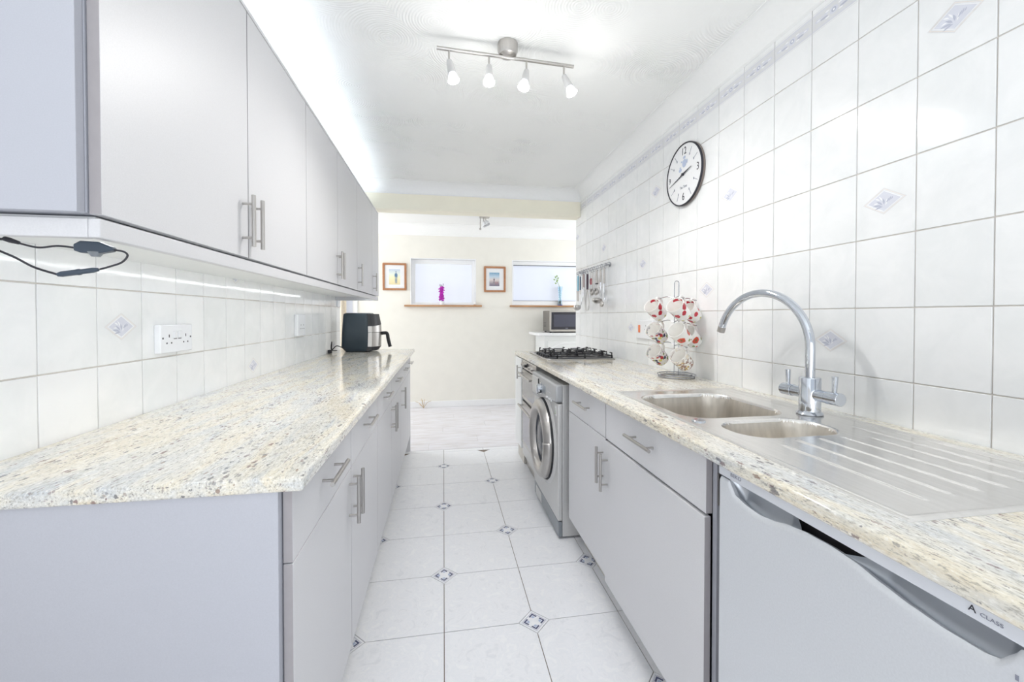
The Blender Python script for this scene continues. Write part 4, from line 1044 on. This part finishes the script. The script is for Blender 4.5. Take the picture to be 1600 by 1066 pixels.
def mug_mat(kind):
    t = NT('mug_print_' + kind); oc = t.ocoord(); t.b.inputs['Roughness'].default_value = .14; t.b.inputs['Coat Weight'].default_value = .4
    wn = t.N('ShaderNodeTexNoise', i_Scale=90.0, i_Detail=2.0); t.L(oc, wn.inputs['Vector'])
    wob = t.N('ShaderNodeVectorMath', operation='MULTIPLY_ADD'); t.L(wn.outputs['Color'], wob.inputs[0]); wob.inputs[1].default_value = (.010,) * 3; t.L(oc, wob.inputs[2])
    sx = t.N('ShaderNodeSeparateXYZ'); t.L(oc, sx.inputs[0])
    rad = t.math('SQRT', t.math('ADD', t.math('POWER', sx.outputs[0], 2.0), t.math('POWER', sx.outputs[1], 2.0)))
    outer = t.math('GREATER_THAN', rad, t.math('MULTIPLY_ADD', sx.outputs[2], .030, .0335))
    col = lin((246, 245, 242))
    def spot(col, p, r, c, soft=.15, use_outer=True):
        d = t.N('ShaderNodeVectorMath', operation='DISTANCE'); t.L(wob.outputs[0], d.inputs[0]); d.inputs[1].default_value = tuple(q + .005 for q in p)
        f = t.ramp(t.math('DIVIDE', d.outputs['Value'], r), [(1 - soft, (1, 1, 1)), (1, (0, 0, 0))])
        if use_outer: f = t.math('MULTIPLY', f, outer)
        return t.mix(f, col, lin(c))
    if kind in ('floral', 'gold'):
        v = t.N('ShaderNodeTexVoronoi', i_Scale=62.0 if kind == 'floral' else 100.0); t.L(wob.outputs[0], v.inputs['Vector'])
        sc = t.N('ShaderNodeSeparateColor'); t.L(v.outputs['Color'], sc.inputs[0])
        if kind == 'floral': pal = t.ramp(sc.outputs[0], [(0, lin((74, 74, 104))), (.22, lin((196, 60, 66))), (.42, lin((226, 214, 120))), (.62, lin((130, 150, 96))), (.82, lin((150, 90, 140)))], 'CONSTANT')
        else: pal = t.ramp(sc.outputs[0], [(0, lin((150, 120, 110))), (.4, lin((206, 176, 110))), (.7, lin((168, 140, 134)))], 'CONSTANT')
        f = t.math('MULTIPLY', t.math('LESS_THAN', v.outputs['Distance'], .52 if kind == 'floral' else .6), t.math('GREATER_THAN', sc.outputs[1], .12))
        band = t.ramp(t.math('ADD', t.math('MULTIPLY', sx.outputs[2], 12.0), t.math('MULTIPLY', sx.outputs[0], 3.0)), [(.75 if kind == 'floral' else .60, (1, 1, 1)), (1.0, (.15, .15, .15))])
        f = t.math('MULTIPLY', t.math('MULTIPLY', f, outer), band)
        col = t.mix(f, col, pal)
    elif kind.startswith('poppy'):
        red = (192, 20, 48)
        for k in range(9):
            a = k * 2.4 + (1 if kind == 'poppy2' else 0); z = (.014, .045, .066)[k % 3]
            col = spot(col, (.038 * math.cos(a), .038 * math.sin(a), z), (.021, .017, .013)[(k * 2) % 3], red)
        for k in range(6):
            a = k * 1.05 + .3; col = spot(col, (.037 * math.cos(a), .037 * math.sin(a), .004), .009, (206, 200, 130))
        col = spot(col, (-.030, .012, .058), .010, red, use_outer=False)
    else:
        for k in range(4):
            a = k * PI / 2 + (.5 if kind == 'big' else 1.1)
            col = spot(col, (.038 * math.cos(a), .038 * math.sin(a), .045), .019, (214, 74, 46)); col = spot(col, (.040 * math.cos(a), .040 * math.sin(a), .045), .007, (120, 96, 50))
            a += .8; col = spot(col, (.037 * math.cos(a), .037 * math.sin(a), .018), .008, (150, 168, 110)); col = spot(col, (.037 * math.cos(a + .3), .037 * math.sin(a + .3), .008), .006, (210, 80, 60))
    if isinstance(col, tuple): t.b.inputs['Base Color'].default_value = col
    else: t.L(col, t.b.inputs['Base Color'])
    return t.m
MM = {k: mug_mat(k) for k in ('poppy', 'poppy2', 'floral', 'big', 'big2', 'gold')}
hooks = bmesh.new(); cup_me = {}; han_me = None
for c, kind, lab in mugs:
    z_ = AX; up = Vector((.55, .25, 1)); x_ = (up - z_ * up.dot(z_)).normalized(); y_ = z_.cross(x_)
    rot = Matrix((x_, y_, z_)).transposed().to_4x4()
    root = thing('mug', c - z_ * .046, lab, 'mug', 'mugs on the mug tree'); root.matrix_world = Matrix.Translation(c - z_ * .042) @ rot
    root.location = c - z_ * .046; root.rotation_euler = rot.to_euler(); root.scale = (1.12,) * 3
    bm = bmesh.new(); lathe(bm, [(0, 0), (.030, 0), (.0335, .003), (.0355, .020), (.0375, .060), (.0395, .084), (.0385, .0852), (.0370, .084), (.0350, .060), (.0330, .020), (.0290, .006), (0, .005)], (0, 0, 0), (0, 0, 1), 40)
    obj('cup', bm, MM[kind], root, local=True)
    bm = bmesh.new(); tube(bm, catmull([(.0365, 0, .070), (.050, 0, .074), (.062, 0, .062), (.064, 0, .045), (.056, 0, .026), (.0355, 0, .018)], 6), .0042, seg=8); obj('handle', bm, M['china'], root, local=True)
    hp = Matrix.Translation(root.location) @ rot @ Vector((.065, 0, .056))
    s = -1 if hp.x < mt.x else 1
    st = Vector((mt.x + s * h_, mt.y, max(hp.z + .004, ZR + .06)))
    tube(hooks, catmull([st, st.lerp(hp, .5) + Vector((0, 0, .012)), hp + Vector((0, 0, .004)), hp + (hp - st).normalized() * .012 + Vector((0, 0, .004))], 6), .0022, seg=6)
obj('hooks', hooks, M['wire'], t)

# ------------------------------------------------------------------ utensil rail and utensils
t = thing('utensil_rail', (XR, 3.42, 1.63), 'chrome hanging rail fixed to the tiles at the far end of the right wall', 'rail')
bm = bmesh.new(); xr_ = 1.272
for dx, dz in ((-.006, .008), (.004, -.008)): tube(bm, [(xr_ + dx, 3.82, 1.629 + dz), (xr_ + dx, 3.045, 1.629 + dz)], .0030, seg=8)
tube(bm, [(xr_, 3.045 - .012 * math.sin(a), 1.629 + .010 * math.cos(a)) for a in [k / 10 * PI for k in range(11)]], .0035, seg=8); tube(bm, [(xr_, 3.82 + .012 * math.sin(a), 1.629 + .010 * math.cos(a)) for a in [k / 10 * PI for k in range(11)]], .0035, seg=8)
obj('rail_bars', bm, M['wire'], t)
for y in (3.12, 3.76):
    bm = bmesh.new(); cyl(bm, (xr_, y, 1.629), (XR - .0005, y, 1.629), .008); cyl(bm, (XR - .006, y, 1.629), (XR - .0005, y, 1.629), .016); obj('bracket', bm, M['wire'], t)
for y in (3.73, 3.66, 3.60, 3.54, 3.48, 3.40, 3.34, 3.257, 3.170, 3.095):
    bm = bmesh.new(); tube(bm, catmull([(xr_ - .006, y, 1.622), (xr_ - .014, y, 1.640), (xr_ - .022, y, 1.628), (xr_ - .020, y, 1.604), (xr_ - .010, y, 1.598)], 5), .0022, seg=6); obj('hook', bm, M['wire'], t)
ux = xr_ - .022
GU = 'utensils hanging from the chrome rail'
def utensil(name, y, label, cat='utensil'): return thing(name, (ux, y, 1.60), label, cat, GU)
def flat_handle(t, y, z0, z1, m, w=.011, d=.006, nm='handle'):
    bm = bmesh.new(); rr_sect(bm, [(ux - d, ux + d, y - w * .8, y + w * .8, d * .8, z0), (ux - d, ux + d, y - w, y + w, d * .8, (z0 + z1) / 2), (ux - d, ux + d, y - w * .7, y + w * .7, d * .6, z1)], seg=4)
    bmesh.ops.recalc_face_normals(bm, faces=bm.faces); return obj(nm, bm, m, t)
M['ltblue'] = mat('light_blue_silicone', (130, 186, 208), .4); M['dkblue'] = mat('dark_blue_plastic', (50, 76, 104), .4); M['pinkgrey'] = mat('pinkish_grey_plastic', (176, 158, 158), .4)
M['aub'] = mat('dark_aubergine_plastic', (74, 58, 72), .4); M['rose'] = mat('rose_red_plastic', (170, 100, 106), .4); M['stgrey'] = mat('steel_grey_handle', (186, 182, 178), .35, .5)
u = utensil('spatula', 3.735, 'light blue handled spatula at the far end of the chrome rail'); flat_handle(u, 3.735, 1.455, 1.597, M['ltblue'], .012)
bm = bmesh.new(); box(bm, ux - .001, ux + .001, 3.715, 3.755, 1.36, 1.456); obj('blade', bm, M['steel'], u, bevel=.0008)
u = utensil('peeler', 3.672, 'dark blue handled peeler hanging second from the far end of the rail'); flat_handle(u, 3.672, 1.462, 1.585, M['dkblue'], .008)
bm = bmesh.new(); cyl(bm, (ux, 3.672, 1.582), (ux, 3.672, 1.60), .002); cyl(bm, (ux, 3.672, 1.42), (ux, 3.672, 1.463), .003); obj('blade', bm, M['steel'], u)
u = utensil('serving_ladle', 3.60, 'long ladle with grey handle hanging low at the far end of the rail'); flat_handle(u, 3.60, 1.462, 1.597, M['stgrey'], .012)
bm = bmesh.new(); tube(bm, catmull([(ux, 3.60, 1.463), (ux - .004, 3.61, 1.38), (ux - .008, 3.63, 1.32), (ux - .012, 3.68, 1.295)], 6), .0030, seg=8); obj('rod', bm, M['wire'], u)
bm = bmesh.new(); lathe(bm, [(.036, .022), (.034, .008), (.022, -.006), (0, -.010), (0, -.008), (.020, -.004), (.032, .009), (.034, .022), (.036, .022)], (ux - .014, 3.715, 1.288), (.1, .45, .8), 22); obj('bowl', bm, M['steel'], u)
u = utensil('pizza_cutter', 3.572, 'round white cutter wheel hanging beside the whisk'); flat_handle(u, 3.572, 1.478, 1.597, M['pinkgrey'], .010)
bm = bmesh.new(); cyl(bm, (ux - .012, 3.572, 1.428), (ux - .009, 3.572, 1.428), .037, seg=28); cyl(bm, (ux - .016, 3.572, 1.428), (ux - .006, 3.572, 1.428), .006); box(bm, ux - .007, ux - .004, 3.566, 3.578, 1.42, 1.48); obj('wheel', bm, M['white'], u)
u = utensil('balloon_whisk', 3.48, 'wire balloon whisk with dark aubergine handle on the rail'); flat_handle(u, 3.48, 1.454, 1.590, M['aub'], .011, .009)
bm = bmesh.new()
for k in range(5):
    a = k * PI / 5; ca, sa = math.cos(a), math.sin(a)
    pts = [(ux + s * ww * ca * .5, 3.48 + s * ww * sa if abs(sa) > .1 else 3.48 + s * ww * .3, z) for s, ww, z in ((1, .006, 1.455), (1, .030, 1.36), (1, .040, 1.31), (1, .026, 1.278), (0, 0, 1.270), (-1, .026, 1.278), (-1, .040, 1.31), (-1, .030, 1.36), (-1, .006, 1.455))]
    tube(bm, catmull(pts, 5), .0011, seg=5)
obj('wires', bm, M['steel'], u)
u = utensil('small_sieve', 3.395, 'small rose-red round sieve hanging from the middle of the rail')
bm = bmesh.new(); cyl(bm, (ux, 3.395, 1.598), (ux, 3.395, 1.545), .003); obj('rod', bm, M['steel'], u)
bm = bmesh.new(); lathe(bm, [(.029, 0), (.026, .010), (.014, .016), (0, .018)], (ux, 3.395, 1.518), (1, 0, 0), 24); s_ = obj('disc', bm, M['rose'], u); s_.modifiers.new('s', 'SOLIDIFY').thickness = .002
u = utensil('ice_cream_scoop', 3.352, 'round steel scoop with slim rod, left of its twin on the rail')
bm = bmesh.new(); cyl(bm, (ux, 3.352, 1.597), (ux, 3.352, 1.45), .004); obj('handle', bm, M['stgrey'], u)
bm = bmesh.new(); lathe(bm, [(.030, -.010), (.027, .006), (.016, .018), (0, .022)], (ux - .004, 3.352, 1.424), (1, 0, 0), 24); s_ = obj('bowl', bm, M['steel'], u); s_.modifiers.new('s', 'SOLIDIFY').thickness = .0015
u = utensil('measuring_scoop', 3.257, 'steel scoop with grey handle and black collar on the rail'); flat_handle(u, 3.257, 1.492, 1.598, M['stgrey'], .012)
bm = bmesh.new(); box(bm, ux - .008, ux + .008, 3.243, 3.271, 1.484, 1.492); obj('collar', bm, M['black'], u)
bm = bmesh.new(); cyl(bm, (ux, 3.257, 1.485), (ux, 3.257, 1.45), .003); obj('rod', bm, M['steel'], u)
bm = bmesh.new(); lathe(bm, [(.030, -.010), (.027, .006), (.016, .018), (0, .022)], (ux - .004, 3.25, 1.422), (1, 0, 0), 24); s_ = obj('bowl', bm, M['steel'], u); s_.modifiers.new('s', 'SOLIDIFY').thickness = .0015
u = utensil('soup_ladle', 3.170, 'steel soup ladle with grey handle, second from the near end of the rail'); flat_handle(u, 3.170, 1.494, 1.599, M['stgrey'], .011)
bm = bmesh.new(); tube(bm, catmull([(ux, 3.17, 1.495), (ux - .002, 3.16, 1.42), (ux - .008, 3.13, 1.375), (ux - .012, 3.14, 1.355)], 6), .0028, seg=8); obj('rod', bm, M['wire'], u)
bm = bmesh.new(); lathe(bm, [(.040, .020), (.037, .006), (.024, -.008), (0, -.013)], (ux - .016, 3.205, 1.338), (.1, .25, .95), 24); s_ = obj('bowl', bm, M['steel'], u); s_.modifiers.new('s', 'SOLIDIFY').thickness = .0015
u = utensil('serving_spoon', 3.095, 'steel serving spoon with grey handle at the near end of the rail'); flat_handle(u, 3.095, 1.478, 1.598, M['stgrey'], .011)
bm = bmesh.new(); tube(bm, catmull([(ux, 3.095, 1.479), (ux - .002, 3.09, 1.41), (ux - .006, 3.065, 1.365), (ux - .010, 3.07, 1.345)], 6), .0028, seg=8); obj('rod', bm, M['wire'], u)
bm = bmesh.new(); ball(bm, (ux - .014, 3.112, 1.318), .040, .22, 1.05, .62, 16); obj('bowl', bm, M['steel'], u)

# ------------------------------------------------------------------ far room: pictures, plants, microwave, cabinet
def picture(name, x0, x1, z0, z1, px0, px1, pz0, pz1, label, painter):
    t = thing(name, ((x0 + x1) / 2, YB, (z0 + z1) / 2), label, 'picture'); fwid = .026; y0, y1 = YB - .022, YB - .001
    bm = bmesh.new()
    for a in ((x0, x1, z1 - fwid, z1), (x0, x1, z0, z0 + fwid), (x0, x0 + fwid, z0 + fwid, z1 - fwid), (x1 - fwid, x1, z0 + fwid, z1 - fwid)): box(bm, a[0], a[1], y0, y1, a[2], a[3])
    obj('frame', bm, M['frame_wood'], t, bevel=.003)
    obj('mount', B(x0 + fwid, x1 - fwid, YB - .010, YB - .006, z0 + fwid, z1 - fwid), M['white'], t)
    pc = obj('print', B(px0, px1, YB - .0112, YB - .0102, pz0, pz1), painter(pz0, pz1), t)
    return t, pc
def sky_print(a, b, c, d, e):
    def f(z0, z1):
        t = NT('picture_print'); sx = t.N('ShaderNodeSeparateXYZ'); t.L(t.geo(), sx.inputs[0])
        q = t.math('DIVIDE', t.math('SUBTRACT', sx.outputs[2], z0), z1 - z0); q = t.math('ADD', q, t.math('MULTIPLY', t.math('SUBTRACT', t.noise(t.geo(), 40, 3), .5), .12))
        t.L(t.ramp(q, [(0, lin(a)), (.2, lin(b)), (.45, lin(c)), (.7, lin(d)), (1, lin(e))]), t.b.inputs['Base Color']); return t.m
    return f
def figures(parent, items, y=YB - .0118):
    for cx, z0, h, m in items:
        bm = bmesh.new()
        for (dx, w_, a, b) in ((0, .055, .86, 1.0), (0, .13, .48, .85), (-.045, .05, .0, .5), (.045, .05, .0, .5), (-.09, .035, .5, .78), (.09, .035, .45, .78)):
            n = 8; f = bm.faces.new([bm.verts.new((cx + (dx + w_ * math.cos(2 * PI * k / n) * .6) * h, y, z0 + ((a + b) / 2 + (b - a) / 2 * math.sin(2 * PI * k / n) * 1.1) * h)) for k in range(n)])
        for f in bm.faces:
            f.normal_update()
        obj('painted_figure', bm, m, parent, smooth=False)
p1, pc = picture('framed_picture', -.781, -.480, 1.557, 1.912, -.701, -.560, 1.631, 1.832, 'wood-framed picture of a lone standing figure on pale ground, left of the first window', sky_print((226, 214, 170), (236, 224, 180), (238, 234, 196), (226, 234, 226), (190, 204, 222)))
figures(pc, [(-.612, 1.645, .165, mat('blue_paint', (96, 130, 166), .6))])
p2, pc = picture('framed_picture', .544, .838, 1.544, 1.893, .615, .753, 1.627, 1.809, 'wood-framed beach picture with small figures between the two windows', sky_print((122, 118, 136), (160, 150, 160), (226, 216, 214), (196, 214, 230), (104, 156, 190)))
figures(pc, [(.680, 1.665, .075, mat('dark_plum_paint', (84, 66, 84), .6)), (.705, 1.64, .055, M['rose']), (.728, 1.645, .045, M['rose'])])
t = thing('potted_flowers', (-.023, YB + .004, 1.366), 'magenta flower spike in a small white pot on the first window sill', 'plant')
PYC = YB - .012
bm = bmesh.new(); lathe(bm, [(0, 0), (.024, 0), (.031, .045), (.028, .045), (.022, .004), (0, .004)], (-.018, PYC, 1.3665), (0, 0, 1), 20); obj('pot', bm, M['white'], t)
bm = bmesh.new()
for k in range(46):
    z = 1.425 + .185 * (k / 46); a = k * 2.4; r = .018 + .010 * math.sin(k * 1.7)
    c = Vector((-.025 + r * math.cos(a), PYC + r * .7 * math.sin(a), z))
    for q in range(3):
        aa = a + q * 2.1; ball(bm, c + Vector((math.cos(aa) * .008, math.sin(aa) * .006, .003 * q)), .009, 1, .5, .9, 6)
obj('petals', bm, M['magenta'], t)['kind'] = 'stuff'
bm = bmesh.new()
for dx in (-.022, -.005, .014): tube(bm, catmull([(-.018, PYC, 1.40), (-.02 + dx * .5, PYC, 1.52), (-.02 + dx, PYC, 1.635)], 4), .003, [6][0])
for dx, z in ((-.024, 1.632), (.016, 1.640), (-.006, 1.625)): ball(bm, (-.02 + dx, PYC, z), .008, .6, .6, 1.8, 6)
obj('stems', bm, mat('dark_purple_stem', (96, 70, 110), .6), t)
t = thing('small_candle', (.415, YB - .016, 1.366), 'tiny cream candle with a brown base at the right end of the first window sill', 'candle')
bm = bmesh.new(); cyl(bm, (.415, YB - .018, 1.3665), (.415, YB - .018, 1.373), .018); obj('base', bm, M['frame_wood'], t); bm = bmesh.new(); cyl(bm, (.415, YB - .018, 1.3732), (.415, YB - .018, 1.408), .011); obj('wax', bm, M['china'], t)
t = thing('glass_vase', (1.607, YB - .016, 1.366), 'slim pale blue glass vase with a leafy sprig on the second window sill', 'vase')
vy = YB - .014
bm = bmesh.new(); lathe(bm, [(0, .0), (.030, 0), (.032, .01), (.026, .06), (.020, .10), (.024, .18), (.033, .262), (.031, .262), (.021, .18), (.017, .10), (.022, .06), (.026, .014), (0, .012)], (1.607, vy, 1.3665), (0, 0, 1), 20); obj('vessel', bm, M['blueglass'], t)
bm = bmesh.new(); random.seed(3)
for k in range(26): ball(bm, (1.607 + random.uniform(-.014, .014), vy + random.uniform(-.012, .012), 1.385 + random.uniform(0, .04)), .006, seg=6)
obj('pebbles', bm, M['pinkgrey'], t)['kind'] = 'stuff'
bm = bmesh.new(); cyl(bm, (1.607, vy, 1.3672), (1.607, vy, 1.372), .036); obj('blue_foot', bm, mat('cobalt_blue_glass', (70, 70, 200), .2), t)
bm = bmesh.new(); tube(bm, catmull([(1.607, vy, 1.40), (1.603, vy, 1.60), (1.575, vy, 1.68), (1.55, vy, 1.745)], 5), .003, seg=6); obj('stem', bm, M['green'], t)
for dx, z, a in ((-.03, 1.700, 2.4), (-.075, 1.725, 2.8), (-.01, 1.745, .9), (-.03, 1.775, 1.6), (-.05, 1.675, 3.0), (-.055, 1.76, 2.1), (-.022, 1.715, .6)):
    bm = bmesh.new(); c = Vector((1.585 + dx * .8, vy, z)); d_ = Vector((math.cos(a), -.2, math.sin(a))).normalized(); n_ = d_.cross(Vector((0, 1, 0))).normalized(); l = .036; w_ = .011
    vs = [c - d_ * l / 2, c - d_ * l * .15 + n_ * w_, c + d_ * l * .2 + n_ * w_ * .9, c + d_ * l / 2, c + d_ * l * .2 - n_ * w_ * .9, c - d_ * l * .15 - n_ * w_]
    bm.faces.new([bm.verts.new(v_) for v_ in vs]); lf = obj('leaf', bm, M['green'], t, smooth=False); lf.modifiers.new('s', 'SOLIDIFY').thickness = .001

# white cabinet and microwave
t = thing('white_cabinet', (1.6, 5.3, 0), 'white waist-high cabinet with a bowed top under the second window, partly behind the right wall', 'cabinet')
obj('body', B(1.255, 2.0, 5.08, 5.58, .001, .968), M['white_board'], t, bevel=.003)
bm = bmesh.new(); prism(bm, [(1.16, 5.58), (1.16, 5.16), (1.19, 5.10), (1.30, 5.055), (1.45, 5.03), (1.7, 5.02), (1.95, 5.04), (2.08, 5.12), (2.08, 5.58)], 2, .969, 1.004); obj('bowed_top', bm, M['paint_white'], t, bevel=.008, seg=3)
d = obj('door', B(1.30, 1.96, 5.062, 5.0795, .05, .90), M['white_board'], t, bevel=.003)
bm = bmesh.new(); tube(bm, catmull([(1.33, 5.061, .80), (1.45, 5.061, .862), (1.63, 5.061, .872), (1.80, 5.061, .862), (1.93, 5.061, .80)], 8), .006, seg=8); obj('raised_moulding', bm, M['paint_white'], d)
t = thing('microwave', (1.6, 5.28, 1.004), 'grey microwave oven with dark glass door on the white cabinet', 'microwave')
obj('casing', B(1.335, 1.84, 5.13, 5.47, 1.018, 1.288), M['mwgrey'], t, bevel=.005)
bm = bmesh.new()
for a in ((1.335, 1.355, 1.022, 1.286), (1.82, 1.84, 1.022, 1.286), (1.355, 1.82, 1.268, 1.286), (1.355, 1.82, 1.022, 1.046)): box(bm, a[0], a[1], 5.112, 5.1295, a[2], a[3])
obj('front_frame', bm, M['steel'], t, bevel=.003)
obj('door_glass', B(1.3555, 1.8195, 5.116, 5.1290, 1.0465, 1.2675), M['mwglass'], t)
obj('inner_window', B(1.392, 1.72, 5.1148, 5.1158, 1.082, 1.238), mat('mesh_window_glass', (74, 76, 92), .3), t)
bm = bmesh.new()
for z in (1.075, 1.092, 1.109, 1.126): box(bm, 1.3342, 1.3352, 5.30, 5.42, z, z + .006)
obj('side_vents', bm, M['black'], t)
bm = bmesh.new()
for x in (1.36, 1.80):
    for y in (5.16, 5.43):
        bm = bmesh.new(); cyl(bm, (x, y, 1.0042), (x, y, 1.019), .014); obj('foot', bm, M['black'], t)
obj('brand_mark', B(1.545, 1.578, 5.1152, 5.1159, 1.059, 1.065), M['greyink'], t)
# dried sprig on the floor by the skirting
random.seed(11)
t = thing('dried_sprig', (-.27, 5.545, 0), 'small tuft of dried tan twigs on the far floor against the skirting', 'twigs')
for k in range(9):
    a = random.uniform(-.9, .9); l = random.uniform(.06, .15); bm = bmesh.new()
    tube(bm, catmull([(-.26, 5.545, .004), (-.27 + math.sin(a) * l * .5, 5.545 + random.uniform(-.02, .01), .004 + l * .5), (-.275 + math.sin(a) * l, 5.545 + random.uniform(-.03, .02), .01 + l * .9 * math.cos(a))], 4), .0028, seg=5)
    obj('twig', bm, mat('dried_tan_stem', (204, 184, 152), .8) if k == 0 else bpy.data.materials['dried_tan_stem'], t)
